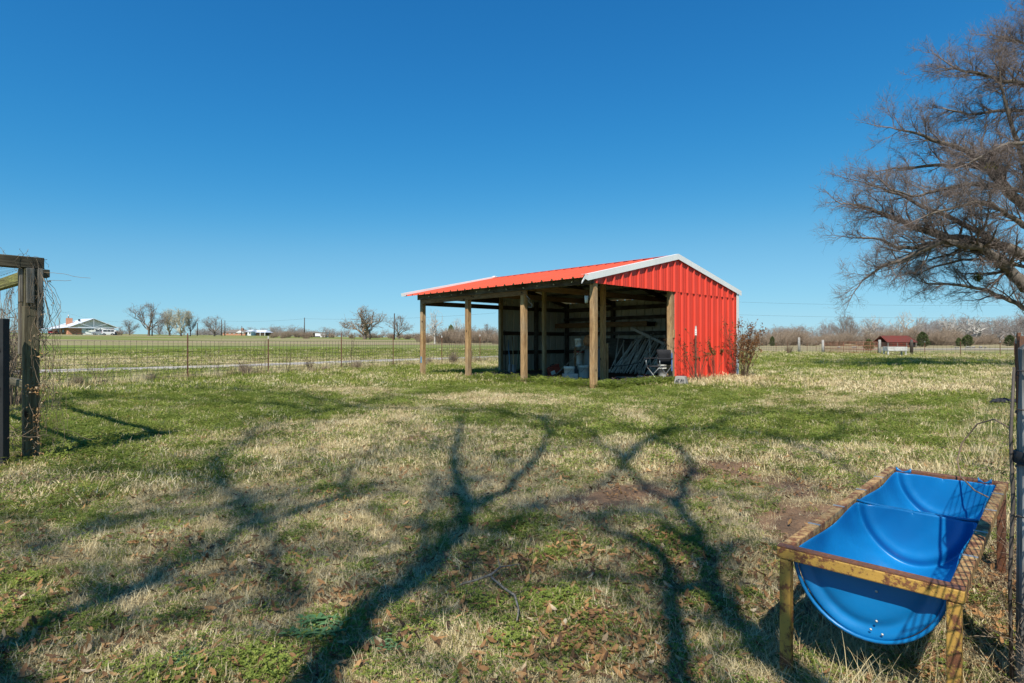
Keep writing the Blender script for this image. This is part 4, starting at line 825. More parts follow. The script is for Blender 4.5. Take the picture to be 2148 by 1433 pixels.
m = MB(); 
for x0, x1 in ((-.20, -.17), (-.015, .015), (.17, .20)): m.box(x0, x1, -.07, .07, 0, .19)
m.box(-.20, .20, -.10, -.07, 0, .19).box(-.20, .20, .07, .10, 0, .19); m.build('shell', 'concrete', t, .004)
t = thing('work_table', 'plank work table resting on a grey bin behind the corner post', 'table', onfloor(1238, 17.1), .35)
MB().box(-.52, .52, -.28, .02, .90, .93).build('plank', 'grey_board', t); MB().box(-.50, .50, .025, .30, .898, .928).build('plank', 'grey_board', t); MB().box(-.06, .42, -.22, .25, 0, .89).box(-.075, .435, -.235, .265, .84, .885).build('bin', 'grey_panel', t, .012); MB().box(-.46, -.41, .1, .15, 0, .90).build('leg', 'beam_wood_x', t)
q = np.random.RandomState(4)
def lump(name, label, cat, loc, r, mt, seed, sc=(1, 1, 1), amp=.3, flat=.0):
    m = MB(); V = []; F_ = []; n1, n2 = 14, 9; qq = np.random.RandomState(seed); ph = qq.rand(6) * 6
    for i in range(n2 + 1):
        a = math.pi * i / n2
        for k in range(n1):
            b = 2 * math.pi * k / n1; f = 1 + amp * (math.sin(3 * b + ph[0] + 2 * a) * .4 + math.sin(5 * b + ph[1] - 3 * a) * .3 + math.sin(4 * a + ph[2]) * .3 + qq.uniform(-.3, .3)); V.append((r * sc[0] * f * math.sin(a) * math.cos(b), r * sc[1] * f * math.sin(a) * math.sin(b), max(r * sc[2] * f * math.cos(a) + r * sc[2], 0)))
    F_ = [(i * n1 + k, (i + 1) * n1 + k, (i + 1) * n1 + (k + 1) % n1, i * n1 + (k + 1) % n1) for i in range(n2) for k in range(n1)]; m.add(V, F_, 0, False); o = m.build(name, mt); o.location = loc; return tagd(o, label, cat)
lump('feed_sack', 'crumpled orange-brown sack slumped on the work table', 'sack', onfloor(1233, 17.05, .93), .13, 'cardboard', 5, (1, .9, 1.25), .25)
lump('tarp', 'crumpled black plastic scrap on the grass near the right fence', 'plastic', tuple(at(2108, 850, 0)), .12, 'black_fabric', 9, (1.9, 1.2, .45), .5)
lump('stone', 'round pale stone on the dirt floor under the leaning poles', 'stone', onfloor(1343, 16.9), .05, 'concrete', 12, (2., 1, .9), .15)
t = thing('toolbox', 'tipped orange-red tool case left of the leaning plank', 'toolbox', onfloor(1165, 18.0), .5); t.rotation_euler = (.0, -.35, .45)
MB().box(-.2, .2, -.09, .09, .05, .27).build('body', 'red_plastic', t, .02); MB().box(-.2, .2, -.095, .095, .272, .33).build('lid', 'red_plastic', t, .02); MB().box(-.17, -.02, -.102, -.098, .08, .2).build('sticker', 'white_plastic', t); MB().tube([(-.07, 0, .33), (-.07, 0, .37), (.07, 0, .37), (.07, 0, .33)], .012, 6).build('handle', 'black_paint', t)
t = thing('jug', 'dark jug with a looped handle between the two front buckets', 'jug', onfloor(1208.5, 16.5), 0); MB().lathe([(0, 0), (.07, 0), (.075, .05), (.07, .25), (.035, .33), (.03, .38), (0, .38)], 14).build('body', 'black_paint', t); MB().tube([(-.03, 0, .36), (-.06, 0, .42), (0, 0, .45), (.05, 0, .40), (.03, 0, .35)], .008, 5).build('handle', 'wire', t)
def lbar(name, label, cat, a, b, w_, h_, mt, group=None): m = MB(); m.bar(a, b, w_, h_); return tagd(m.build(name, mt), label, cat, group)
a = onfloor(1160, 17.1); b = onfloor(1229, 16.72, .94); lbar('plank', 'long pale plank leaning from the floor up to the work table', 'plank', a, b, .05, .025, 'grey_board')
a = sp(6.1, 3.25, 1.56); b = sp(6.0, 1.90, 1.02); m = MB(); m.bar(a, b, .02, .10); m.bar(a + np.array([-.02, -.03, .05]), b + np.array([-.02, -.03, .05]), .07, .015); tagd(m.build('metal_channel', 'pipe_grey'), 'grey metal channel slanting above the leaning poles', 'channel')
# leaning steel poles, one by one
q = np.random.RandomState(33)
for k in range(44):
    t_ = 3.95 - 1.95 * k / 43 + q.normal(0, .05); s_ = 5.75 + q.uniform(-.15, .15); ln = q.uniform(1.05, 1.4); a = sp(s_, t_, .02); b = sp(s_ + q.uniform(.35, .75), t_ - q.normal(.42, .17) + (.75 if k % 9 == 4 else 0), ln)
    m = MB(); m.tube([a, b], q.uniform(.016, .024), 6)
    if k % 3 == 0: c_ = a + (b - a) * .06; m.box(c_[0] - .045, c_[0] + .045, c_[1] - .004, c_[1] + .004, c_[2] - .03, c_[2] + .05)
    o = m.build('steel_pole', 'pole_steel'); tagd(o, 'grey steel pole leaning in the row against the back wall', 'pole', 'steel poles leaning against the back wall')
m = MB(); m.tube([onfloor(1279, 17.4, .32), onfloor(1310, 17.1, .36), onfloor(1344, 16.9, .46)], .013, 6); tagd(m.build('black_pipe', 'black_paint'), 'thin black pipe propped level in front of the poles', 'pipe')
m = MB(); m.tube([onfloor(1292, 17.2, .01), onfloor(1336, 16.8, .015)], .015, 6); tagd(m.build('steel_pole', 'pipe_grey'), 'single grey pole lying flat on the dirt floor', 'pole')
m = MB(); m.tube([onfloor(1240 + 28 * math.cos(a_) + 18, 16.2 + .35 * math.sin(a_), .01) for a_ in [k * .6 for k in range(11)]], .009, 5); tagd(m.build('rope', 'grey_board'), 'loose loop of cord on the floor by the corner post', 'rope')
# tools against the far white wall
def tool(label, nm, cat, pa, pb, mt, head):
    t = thing(nm, label, cat, pa, 0, None); d = Vector(pb) - Vector(pa); MB().tube([(0, 0, .12), tuple(d)], .016, 7).build('handle', mt, t); head(t, d.normalized()); return t
def blade_h(t, d):
    m = MB(); V = []; 
    for i in range(6):
        u = i / 5; w_ = .07 * math.sin(math.pi * (.25 + .45 * (1 - u)) if u < .2 else math.pi * .5) * (1 - u * .1)
        if i == 0: w_ = .012
        for k in (-1, 0, 1): V.append((k * w_ * 1.0, .03 * abs(k) - .02, .03 + .28 * u))
    m.add(V, [(3 * i + k, 3 * i + k + 1, 3 * i + k + 4, 3 * i + k + 3) for i in range(5) for k in (0, 1)]); o = m.build('blade', 'chair_tube', t); s_ = o.modifiers.new('s', 'SOLIDIFY'); s_.thickness = .004
def rake_h(t, d):
    m = MB(); m.tube([(-.17, 0, .12), (.17, 0, .12)], .01, 6)
    for k in range(9): m.tube([(-.16 + .04 * k, 0, .12), (-.16 + .04 * k, -.02, .02)], .005, 4)
    m.build('rake_head', 'wire', t)
w0 = lambda s, z: tuple(sp(s, 6.98, z))
tool('blue handled shovel leaning against the white wall', 'shovel', 'shovel', onfloor(1070, 18.9), w0(3.75, 1.15), 'blue_paint', blade_h)
tool('spade with a pale wooden handle, third tool along the white wall', 'shovel', 'shovel', onfloor(1078, 18.8), w0(3.95, 1.25), 'yellow_wood', blade_h)
tool('rake with a green handle leaning right of the shovels', 'rake', 'rake', onfloor(1087, 19.1), w0(4.25, 1.3), 'green_paint', rake_h)
tool('old garden rake with a dark handle, leftmost tool by the wall post', 'rake', 'rake', onfloor(1061, 19.3), w0(3.55, 1.5), 'dark_board_x', rake_h)
m = MB(); p = sp(-.03, 2.25, 0); m.tube([(p[0] + .07, p[1], 2.28), (p[0] + .16, p[1], 2.18), (p[0] + .10, p[1], 2.19), (p[0] + .13, p[1], 2.12), (p[0] + .22, p[1], 2.05), (p[0] + .19, p[1], 1.98), (p[0] + .11, p[1], 1.99)], .007, 6); m.tube([(p[0] + .07, p[1], 2.28), (p[0] + .06, p[1], 2.42)], .005, 4); tagd(m.build('wire_hook', 'galvanised'), 'bent wire hook hanging under the eave beam beside a post', 'hook')
t = thing('hanging_pail', 'small white container hung on the corner post near the eave', 'pail', tuple(sp(.10, .28, 2.0)), .2); MB().lathe([(0, 0), (.035, 0), (.05, .17), (.045, .17), (.03, .01)], 10).build('body', 'white_plastic', t); MB().tube([(-.045, 0, .17), (0, 0, .42), (.045, 0, .17)], .004, 4).build('handle', 'wire', t)
# folding camp chair, facing the left side of the picture
t = thing('camp_chair', 'folding camp chair with black back and blue side beside the wall post', 'chair', onfloor(1383, 15.1), math.atan2(-.50, -.86) + math.pi / 2)
# local -y is front
for sx in (-.25, .25):
    MB().tube([(sx, .24, 0), (sx, .20, .85)], .009, 8).build('back_post', 'chair_tube', t); MB().tube([(sx, -.24, 0), (sx, .20, .44)], .008, 8).build('leg', 'chair_tube', t); MB().tube([(sx, .24, .0), (sx, -.22, .44)], .008, 8).build('leg', 'chair_tube', t)
    MB().tube([(sx, -.22, .42), (sx, -.24, .62)], .010, 8).build('arm_post', 'galvanised', t)
    m = MB(); m.box(sx - .035, sx + .035, -.30, .22, .615, .64); m.build('armrest', 'black_fabric', t, .01)
MB().tube([(-.25, -.24, 0), (.25, -.22, .42)], .009, 8).build('leg', 'galvanised', t); MB().tube([(.25, -.24, 0), (-.25, -.22, .42)], .009, 8).build('leg', 'galvanised', t)
m = MB(); V = [(-.25 + .5 * i / 6, -.24 + .46 * j / 5, .43 - .05 * math.sin(math.pi * i / 6) * math.sin(math.pi * (j + .5) / 6)) for j in range(6) for i in range(7)]; m.add(V, [(j * 7 + i, j * 7 + i + 1, j * 7 + i + 8, j * 7 + i + 7) for j in range(5) for i in range(6)], 0, True); o = m.build('seat', 'black_fabric', t); s_ = o.modifiers.new('s', 'SOLIDIFY'); s_.thickness = .008
m = MB(); V = [(-.25 + .5 * i / 6, .21 + .03 * math.sin(math.pi * i / 6) - .02 * j, .46 + .40 * j / 3) for j in range(4) for i in range(7)]; m.add(V, [(j * 7 + i, j * 7 + i + 1, j * 7 + i + 8, j * 7 + i + 7) for j in range(3) for i in range(6)], 0, True); o = m.build('backrest', 'black_fabric', t); s_ = o.modifiers.new('s', 'SOLIDIFY'); s_.thickness = .01
m = MB(); m.box(.262, .270, .17, .21, .30, .78); m.build('side_strap', 'blue_fabric', t)

# ------------------------------------------------------------ along the red wall
p = at(1431, 810); t = thing('upturned_tub', 'weathered pale tub with dark lettering, upside down by the red wall', 'tub', (p[0], p[1] + .1, 0), -.5)
m = MB(); V = []
for z, e in ((0, .17), (.03, .175), (.05, .165), (.225, .128), (.235, .115)):
    for k in range(16):
        a = 2 * math.pi * k / 16; c, s = math.cos(a), math.sin(a); r = e / max(abs(c), abs(s)) ** .7; V.append((c * r, s * r * .9, z))
m.add(V, [(16 * i + k, 16 * i + (k + 1) % 16, 16 * i + 16 + (k + 1) % 16, 16 * i + 16 + k) for i in range(4) for k in range(16)] + [tuple(range(64, 80))]); m.build('body', 'stone_dull', t)
m = MB(); 
for a, b in (((-.10, .10), (-.07, .15)), ((-.07, .15), (-.045, .10)), ((-.03, .16), (-.03, .09)), ((-.05, .16), (.0, .17)), ((.02, .10), (.04, .17)), ((.04, .17), (.06, .12)), ((.07, .16), (.10, .15)), ((.085, .16), (.085, .10))):
    f = lambda q_: (q_[0], -.176 + (q_[1]) * .18, q_[1]); m.bar(f(a), f(b), .004, .014)
m.build('lettering', 'scribble', t)
def tpost(parent, x, y, z0, h, cap=True, lab=None, tip='white_paint_worn', mt='post_rust'):
    m = MB(); n = 1 if cap else 0; m.box(x - .020, x + .020, y - .004, y + .004, z0 - .2, z0 + h - (.09 if cap else 0)); m.box(x - .004, x + .004, y + .0041, y + .034, z0 - .2, z0 + h - (.09 if cap else 0))
    for k in range(int(h / .055) - 2): z = z0 + .05 + k * .055; m.box(x - .008, x + .008, y - .012, y - .0041, z, z + .018)
    o = m.build('post' if parent else 'steel_fence_post', mt, parent)
    if cap: MB().box(x - .021, x + .021, y - .005, y + .005, z0 + h - .09, z0 + h).box(x - .005, x + .005, y + .0051, y + .035, z0 + h - .09, z0 + h).build('post_tip', tip, o)
    return o
p = atd(1459.5, 15.75); o = tpost(None, p[0], p[1], 0, 1.53); tagd(o, 'single steel fence post with a white tip in front of the red wall', 'post')
o.children[0].scale = (1, 1, 1); MB().box(p[0] - .024, p[0] + .024, p[1] - .008, p[1] + .037, 1.27, 1.45).build('white_sleeve', 'white_plastic', o)
def stem_bush(name, label, cat, loc, n, h, spread, leafn, ls, lmat, seed, lean=(0, 0), smat='weed_stem', r=.008, kids=4, group=None, along=.35):
    q = np.random.RandomState(seed); out = []; prm = dict(ns=[7, 4], kids=[kids], wig=.10, up=[.03, .08], tap=[.7, .8], k0=[.3], ang=[30], len=[.32], rr=[.6])
    for k in range(n):
        a = q.rand() * 6.283; e = spread * math.sqrt(q.rand()); d0 = nrm(np.array([math.cos(a) * e + lean[0], math.sin(a) * e + lean[1], 1])); grow(q, np.array([math.cos(a) * .05, math.sin(a) * .05, -.02]), d0, h * q.uniform(.6, 1), r, 0, out, prm)
    t = thing(name, label, cat, loc, 0, group); V, T, Q = join([frusta([s[0] for s in out], [s[1] for s in out], [max(s[2], .0025) for s in out], [max(s[3], .002) for s in out], 4)]); me = np_mesh('stem', V, T, Q); M(smat, me); o = link('stem', me, t); o['kind'] = 'stuff'
    if leafn:
        S = [s for s in out if s[0][2] > h * along]; C = np.array([S[q.randint(len(S))][1] for _ in range(leafn)]) + q.normal(0, .02, (leafn, 3)); o3 = q.normal(0, ls, (leafn, 4, 3)); u = q.normal(0, 1, (leafn, 3)); v = q.normal(0, 1, (leafn, 3)); u /= np.linalg.norm(u, axis=1)[:, None]; v -= u * (u * v).sum(1)[:, None]; v /= np.linalg.norm(v, axis=1)[:, None]
        sz = ls * q.uniform(.6, 1.3, leafn)[:, None]; Vv = np.stack([C - u * sz, C + v * sz * .55, C + u * sz, C - v * sz * .55], 1).reshape(-1, 3); me = np_mesh('leaves', Vv, None, np.arange(leafn * 4).reshape(-1, 4)); tint(me, np.repeat(q.rand(leafn), 4)); M(lmat, me); o = link('leaves', me, t); o['kind'] = 'stuff'
    return t
RB = 'rose bushes along the red wall'
p = atd(1466, 15.2); stem_bush('rose_bush', 'sparse leggy rose bush spreading left in front of the red wall', 'rose bush', (p[0], p[1], 0), 13, 1.45, .38, 330, .026, 'rose_leaf', 1, (-.30, -.05), r=.007, group=RB)
p = atd(1498, 16.15); stem_bush('rose_bush', 'thin rose bush with leafy tips in the middle of the red wall', 'rose bush', (p[0], p[1], 0), 6, 1.15, .22, 320, .030, 'rose_leaf', 2, (.05, 0), r=.006, group=RB, along=.6)
p = atd(1562, 16.9); stem_bush('rose_bush', 'tallest and densest rose bush, right of the white corner trim', 'rose bush', (p[0], p[1], 0), 28, 1.75, .21, 1700, .028, 'rose_leaf', 3, (0, 0), group=RB, along=.15)
p = atd(1536, 16.9); stem_bush('rose_bush', 'narrow rose cane climbing the white corner trim', 'rose bush', (p[0], p[1], 0), 5, 1.75, .10, 240, .024, 'rose_leaf', 4, (.02, -.02), r=.007, group=RB, along=.2)
# dead straw growing at the foot of the wall
q = np.random.RandomState(15); ss = q.uniform(3.4, 7.3, 260); tt = q.uniform(-.75, -.10, 260); pp = np.array([sp(a, b) for a, b in zip(ss, tt)]); put('straw_clump', c_dry3, 5, pp[:, 0], pp[:, 1], q, .6, 1.5, 'bleached straw standing at the foot of the red wall')

# ============================================================ blue trough in its yellow frame
cs = np.array([[.893, 1.88], [1.229, 1.56], [2.44, 2.80], [1.955, 2.98]])
o0 = (cs[0] + cs[1]) / 2; far_ = (cs[2] + cs[3]) / 2; ldir = far_ - o0; LL = np.linalg.norm(ldir); ldir /= LL
TG = thing('feed_trough', 'blue plastic feed trough in a rusty yellow steel frame', 'trough', (o0[0], o0[1], 0), math.atan2(ldir[1], ldir[0]) - math.pi / 2)
W2 = .245; HT = .424; bh = .037; bw = .05
print('trough length', LL)
def fbar(nm, a, b, mt, w_=.036, h_=.037): m = MB(); m.bar(a, b, w_, h_); return m.build(nm, mt, TG, .004)
zc = HT - bh / 2
fbar('end_rail', (-W2 - .0, .0, zc), (W2, .0, zc), 'yellow_rust'); fbar('end_rail', (-W2, LL, zc), (W2, LL, zc), 'brown_rust')
m = MB(); m.box(-W2 + .001, W2 - .001, -.017, .017, HT + .0005, HT + .004); m.build('rail_cap', 'brown_rust', TG)
fbar('side_rail', (-W2 + .02, .027, zc + .003), (-W2 + .02, LL - .027, zc + .003), 'top_rust'); fbar('side_rail', (W2 - .02, .027, zc + .003), (W2 - .02, LL - .027, zc + .003), 'top_rust')
for k, (x, y) in enumerate(((-W2 + .025, .002), (W2 - .025, .002), (-W2 + .025, LL - .002), (W2 - .025, LL - .002))): m = MB(); m.bar((x, y, -.03), (x, y, HT - bh - .001), .034, .034, up=(0, 1, 0)); m.build('leg', 'yellow_rust' if k < 2 else 'brown_rust', TG, .004)
for y in (.3, .62, .98, 1.32):
    for sx in (-1, 1): m = MB(); x = sx * (W2 - .02); m.box(x - .020, x + .020, y, y + .014, HT + .0025, HT + .0045); m.build('strap', 'galvanised', TG)
def shell(y0, y1, notch):
    nv, nt_ = 26, 30; V = []; top = HT - .010; D = .222; W = W2 - .042; L = y1 - y0
    rho = [0, .2, .4, .58, .70, .76, .82, .88, .94, .975, 1.0]; vy = [.010, .010, .009, .008, .008, .014, .018, .010, .004, .006, .016]
    prof = [(r, y0 + v) for r, v in zip(rho, vy)] + [(1.0, y0 + .016 + (L - .032) * k / 10) for k in range(1, 10)] + [(r, y1 - v) for r, v in list(zip(rho, vy))[::-1]]
    for i, (r, y) in enumerate(prof):
        v = (y - y0) / L; sag = .007 * math.sin(math.pi * min(max(v, 0), 1)); bul = 1 + .02 * math.sin(v * math.pi)
        for k in range(nt_ + 1):
            th = math.pi * k / nt_; c, s = math.cos(th), math.sin(th); w_ = W - sag * (1 - s) ** 2
            rip = 1 + .018 * math.sin(v * 9.4) * (1 if 10 < i < 21 else 0)
            z = top - r * D * rip * s * bul - (.008 * math.sin(math.pi * v) * (1 - s) ** 3); dz = 0
            if notch and i > 20 and r > .4 and .12 < k / nt_ < .0: pass
            V.append((-c * r * w_ * rip, y, z - (0 if r > .15 else .004) + .006 * math.sin(3 * th) * r * (1 if i < 11 or i > 19 else 0)))
    Fq = [(i * (nt_ + 1) + k, i * (nt_ + 1) + k + 1, (i + 1) * (nt_ + 1) + k + 1, (i + 1) * (nt_ + 1) + k) for i in range(len(prof) - 1) for k in range(nt_)]
    m = MB(); m.add(V, Fq, 0, True); o = m.build('tub', 'blue_plastic', TG); s_ = o.modifiers.new('s', 'SOLIDIFY'); s_.thickness = .006; s_.offset = 0
    b = o.modifiers.new('b', 'SUBSURF'); b.levels = 1; b.render_levels = 1; return o
shell(.030, LL / 2 - .008, 0); shell(LL / 2 + .008, LL - .035, 1)
# rolled rim round the near end and the two cut ears at the far end
top = HT - .010; W = W2 - .042
MB().tube([(-math.cos(math.pi * k / 24) * W * 1.005, .029, top - .224 * math.sin(math.pi * k / 24)) for k in range(25)], .006, 6).build('rim', 'blue_plastic', TG)
m = MB(); m.tube([(-W + 2 * W * k / 12, LL / 2, top + .004 - .012 * math.sin(math.pi * k / 12)) for k in range(13)], .006, 6); m.build('divider_lip', 'blue_plastic', TG)
for x0, x1 in ((-.20, -.135), (.135, .185)):
    m = MB(); n = 8; V = []
    for k in range(n + 1): u = k / n; V += [(x0 + (x1 - x0) * u, LL - .045, top + .004), (x0 + (x1 - x0) * u, LL - .042 - .006 * math.sin(u * 6), top + .026 - .02 * math.sin(math.pi * u))]
    m.add(V, [(2 * k, 2 * k + 2, 2 * k + 3, 2 * k + 1) for k in range(n)], 0, True); o = m.build('cut_edge', 'blue_plastic', TG); s_ = o.modifiers.new('s', 'SOLIDIFY'); s_.thickness = .006
for x, z in ((.03, .345), (.03, .255), (.015, .225), (.045, .22)): MB().lathe([(0, 0), (.004, 0), (0, .001)], 8).build('rivet_hole', 'white_plastic', TG).matrix_local = __import__('mathutils').Matrix.Translation((x, .026, z)) @ __import__('mathutils').Matrix.Rotation(R(90), 4, 'X')

# ============================================================ fences
def wire_panel(parent, A, B, z0, z1, vs, hz_, r, mt='wire', name='mesh_panel'):
    A = np.array(A, float); B = np.array(B, float); L = np.linalg.norm(B - A); P0 = []; P1 = []; n = max(1, int(L / vs))
    g = lambda p: float(gmicro(p[0], p[1]))
    for k in range(n + 1):
        p = A + (B - A) * k / n; zz = g(p); P0.append((p[0], p[1], zz + z0)); P1.append((p[0], p[1], zz + z1))
    for h in hz_:
        m = 4; pr = None
        for k in range(m + 1):
            p = A + (B - A) * k / m; c = (p[0], p[1], g(p) + h - .012 * math.sin(math.pi * k / m))
            if pr: P0.append(pr); P1.append(c)
            pr = c
    V, T, Q = frusta(P0, P1, [r] * len(P0), [r] * len(P0), 4); me = np_mesh(name, V, T, Q); M(mt, me); o = link(name, me, parent); o['kind'] = 'stuff'; return o
LF = thing('wire_fence', 'woven wire fence on rusty steel posts between the yard and gravel road', 'fence')
fp = [(-16.4, 4.6), (-13.0, 9.2), (-10.75, 12.9), (-9.41, 16.5), (-8.27, 19.3), (-6.69, 22.3), (-5.35, 25.6), (-3.38, 27.4), (-1.70, 30.2), (.5, 34), (2.6, 37.5), (5.2, 41), (8.5, 44.5), (12, 48), (16, 52), (20, 55.5), (24, 59)]
hts = [1.3, 1.3, 1.40, 1.34, 1.28, 1.42, 1.40, 1.38, 1.47] + [1.35] * 10
HZW = [.03, .12, .21, .31, .42, .54, .67, .81, .96, 1.12]
for k, (x, y) in enumerate(fp):
    tpost(LF, x, y, gzf(x, y), hts[k], k in (4, 7, 8, 11, 13))
    if k < len(fp) - 1: wire_panel(LF, fp[k], fp[k + 1], .02, 1.12, .15, HZW, .0029 + .00010 * y)
# right fence, running away beside the camera, and the cross fence with the gate
RF = thing('wire_fence', 'chicken wire fence running away from the old grey post along the right edge', 'fence')
A0 = np.array([1.605, 1.75]); C0 = np.array([34.5, 39.0]); Bk = np.array([.62, .30]); dirf = (C0 - A0) / np.linalg.norm(C0 - A0)
def hexwire(parent, A, B, z0, z1, s, r, mt):
    A = np.array(A); B = np.array(B); L = np.linalg.norm(B - A); u = (B - A) / L; P0 = []; P1 = []; H = z1 - z0; n = int((L + H) / s)
    for k in range(n):
        for sg in (1, -1):
            a = k * s - (H if sg > 0 else 0); lo = max(0, a) if sg > 0 else min(L, a); pts = []
            x0 = a; x1 = a + sg * H; 
            t0 = 0; t1 = 1
            xa, xb = x0, x1
            if sg > 0:
                if xa < 0: t0 = -xa / H
                if xb > L: t1 = (L - xa) / H
            else:
                if xa > L: t0 = (xa - L) / H
                if xb < 0: t1 = xa / H
            if t1 <= t0: continue
            m_ = 6
            for j in range(m_):
                ta = t0 + (t1 - t0) * j / m_; tb = t0 + (t1 - t0) * (j + 1) / m_
                for t_, l_ in ((ta, P0), (tb, P1)): x = xa + (xb - xa) * t_; l_.append((A[0] + u[0] * x, A[1] + u[1] * x, z0 + H * t_))
    for z in (z0, (z0 + z1) / 2, z1): P0.append((A[0], A[1], z)); P1.append((B[0], B[1], z))
    V, T, Q = frusta(P0, P1, [r] * len(P0), [r] * len(P0), 4); me = np_mesh('mesh_panel', V, T, Q); M(mt, me); o = link('mesh_panel', me, parent); o['kind'] = 'stuff'
hexwire(RF, A0 + np.array([.02, -.05]), np.array([.80, .85]), .02, 1.02, .065, .0020, 'wire_dark'); hexwire(RF, A0 + dirf * .06, A0 + dirf * 3.4, .02, 1.05, .09, .0013, 'wire_dark')
q = np.random.RandomState(19)
for k in range(1, 15):
    p = A0 + dirf * 3.45 * k; tpost(RF, p[0], p[1], gzf(*p), 1.18 + q.uniform(-.05, .05), k % 3 == 0)
    if k > 0: wire_panel(RF, A0 + dirf * 3.45 * (k) , A0 + dirf * 3.45 * (k + 1), .02, 1.05, .15, HZW[:-1], .0022, 'wire_dark')
OP = thing('fence_post', 'old weathered grey fence post wrapped in wire at the right edge', 'post', (A0[0] + .02, A0[1], 0), -.72)
m = MB(); v = []; 
zs = [-.1, .2, .5, .8, 1.0, 1.09, 1.105]; ww = [.056, .055, .053, .052, .050, .049, .040]
for z, w_ in zip(zs, ww): 
    for k in range(10): a = 2 * math.pi * k / 10; rr_2 = w_ * (1 + q.uniform(-.05, .05)); v.append((rr_2 * math.cos(a), rr_2 * math.sin(a), z + (q.uniform(-.02, .01) if z > 1.05 else 0)))
m.add(v, [(10 * i + k, 10 * i + (k + 1) % 10, 10 * i + 10 + (k + 1) % 10, 10 * i + 10 + k) for i in range(6) for k in range(10)] + [tuple(range(60, 70))]); m.build('timber', 'old_post', OP)
for z in (.28, .55, .71, .88, 1.0): m = MB(); m.tube([(.058 * math.cos(a), .058 * math.sin(a), z + .012 * math.sin(2 * a)) for a in [k * .6 for k in range(12)]], .0022, 5); m.build('wire_wrap', 'wire', OP)
MB().lathe([(.060, 0), (.066, .004), (.066, .035), (.060, .04)], 14, (0, 0, .72)).build('black_band', 'black_paint', OP)
m = MB(); m.box(-.014, .014, -.014, .014, 1.108, 1.125); m.build('insulator', 'white_plastic', OP, .006)
m = MB(); m.tube([(-.066, -.02, .05), (-.07, -.01, .35), (-.062, -.02, .6), (-.068, -.015, .8), (-.06, -.02, 1.02)], [.006, .005, .006, .005, .004], 5); m.build('rusty_wire', 'wire', OP)
pts = [lambda px, py, d: atd(px, d, py)]
g_ = lambda px, py, d: tuple(atd(px, d, py)); m = MB(); m.tube([g_(2118, 898, 2.6), g_(2085, 880, 2.7), g_(2050, 890, 2.8), (g_(2018, 930, 2.85)), g_(2008, 965, 2.85), g_(2015, 1000, 2.8), g_(2045, 1030, 2.7), g_(2090, 1052, 2.6)], .0035, 6); tagd(m.build('loose_wire', 'weed_stem'), 'thin rusty wire looping out from the fence above the blue trough', 'wire')
tint(bpy.data.meshes['loose_wire'], [0.1] * len(bpy.data.meshes['loose_wire'].vertices))
# cross fence
CF = thing('wire_fence', 'wire fence crossing the far right of the yard beyond the white feeder', 'fence')
ln = lambda px: (lambda k: np.array([34.5 - .43 * (k - 39), k]))((34.5 + .43 * 39) / ((px - 1074) / F + .43))
stops = [(2128, 't'), (2098, 't'), (2015, 't'), (1940, 't'), (1912, 'w'), (1845, 'w'), (1726, 'w'), (1712, 't'), (1693, 't'), (1676, 'w2'), (1652, 't'), (1628, 't'), (1593, 't'), (1560, 't')]
for k, (px_, ty) in enumerate(stops):
    p = ln(px_)
    if ty == 't': tpost(CF, p[0], p[1], gzf(*p), 1.12, k % 2 == 1, tip='galvanised')
    else:
        h_ = 1.25 if ty == 'w' else 1.5; m = MB(); m.tube([(p[0], p[1], -.1), (p[0] + .01, p[1], h_ / 2), (p[0], p[1], h_)], [.12, .115, .10], 9); m.build('wood_post', 'old_post' if px_ != 1912 else 'dark_board_y', CF)
    if k < len(stops) - 1 and ty != 'x' and not (px_ == 1845):
        p2 = ln(stops[k + 1][0]); wire_panel(CF, p, p2, .03, 1.02, .3, [.1, .3, .5, .7, .9, 1.05], .006, 'wire_dark')
GA = thing('farm_gate', 'rusty tube gate with vertical bars between two wooden posts', 'gate'); a = ln(1841); b = ln(1730)
for z in (.12, .42, .72, 1.05): MB().tube([(a[0], a[1], z), (b[0], b[1], z)], .03, 6).build('rail', 'gate_rust', GA)
for k in range(9): p = a + (b - a) * k / 8; MB().tube([(p[0], p[1], .12), (p[0], p[1], 1.05)], .018, 6).build('bar', 'gate_rust', GA)
wire_panel(GA, a, b, .12, 1.05, .15, [.2, .3, .5, .6, .8, .9], .010, 'gate_rust')
# weathered white feeder in front of the cross fence
p = atd(1877, 43.6); t = thing('feed_bunk', 'weathered white wooden feed bunk on four legs before the cross fence', 'feeder', (p[0], p[1], 0), -.05)
for sx in (-.66, .66):
    for sy in (-.25, .25): m = MB(); m.bar((sx, sy, 0), (sx * .97, sy, .48), .08, .08, up=(0, 1, 0)); m.build('leg', 'white_paint_worn', t)
for z in (.40, .56): MB().box(-.72, .72, -.33, -.29, z, z + .14).build('side_board', 'white_paint_worn', t); MB().box(-.72, .72, .29, .33, z, z + .14).build('side_board', 'white_paint_worn', t)
MB().box(-.72, -.68, -.29, .29, .38, .68).build('end_board', 'white_paint_worn', t); MB().box(.68, .72, -.29, .29, .38, .68).build('end_board', 'white_paint_worn', t); MB().box(-.68, .68, -.29, .29, .38, .41).build('floor_board', 'grey_board', t)

# ============================================================ arbour at the left edge
PG = thing('garden_arbour', 'mossy timber arbour post and top beam draped with dead vines at left', 'arbour', (-4.46, 5.27, 0), R(-39.5))
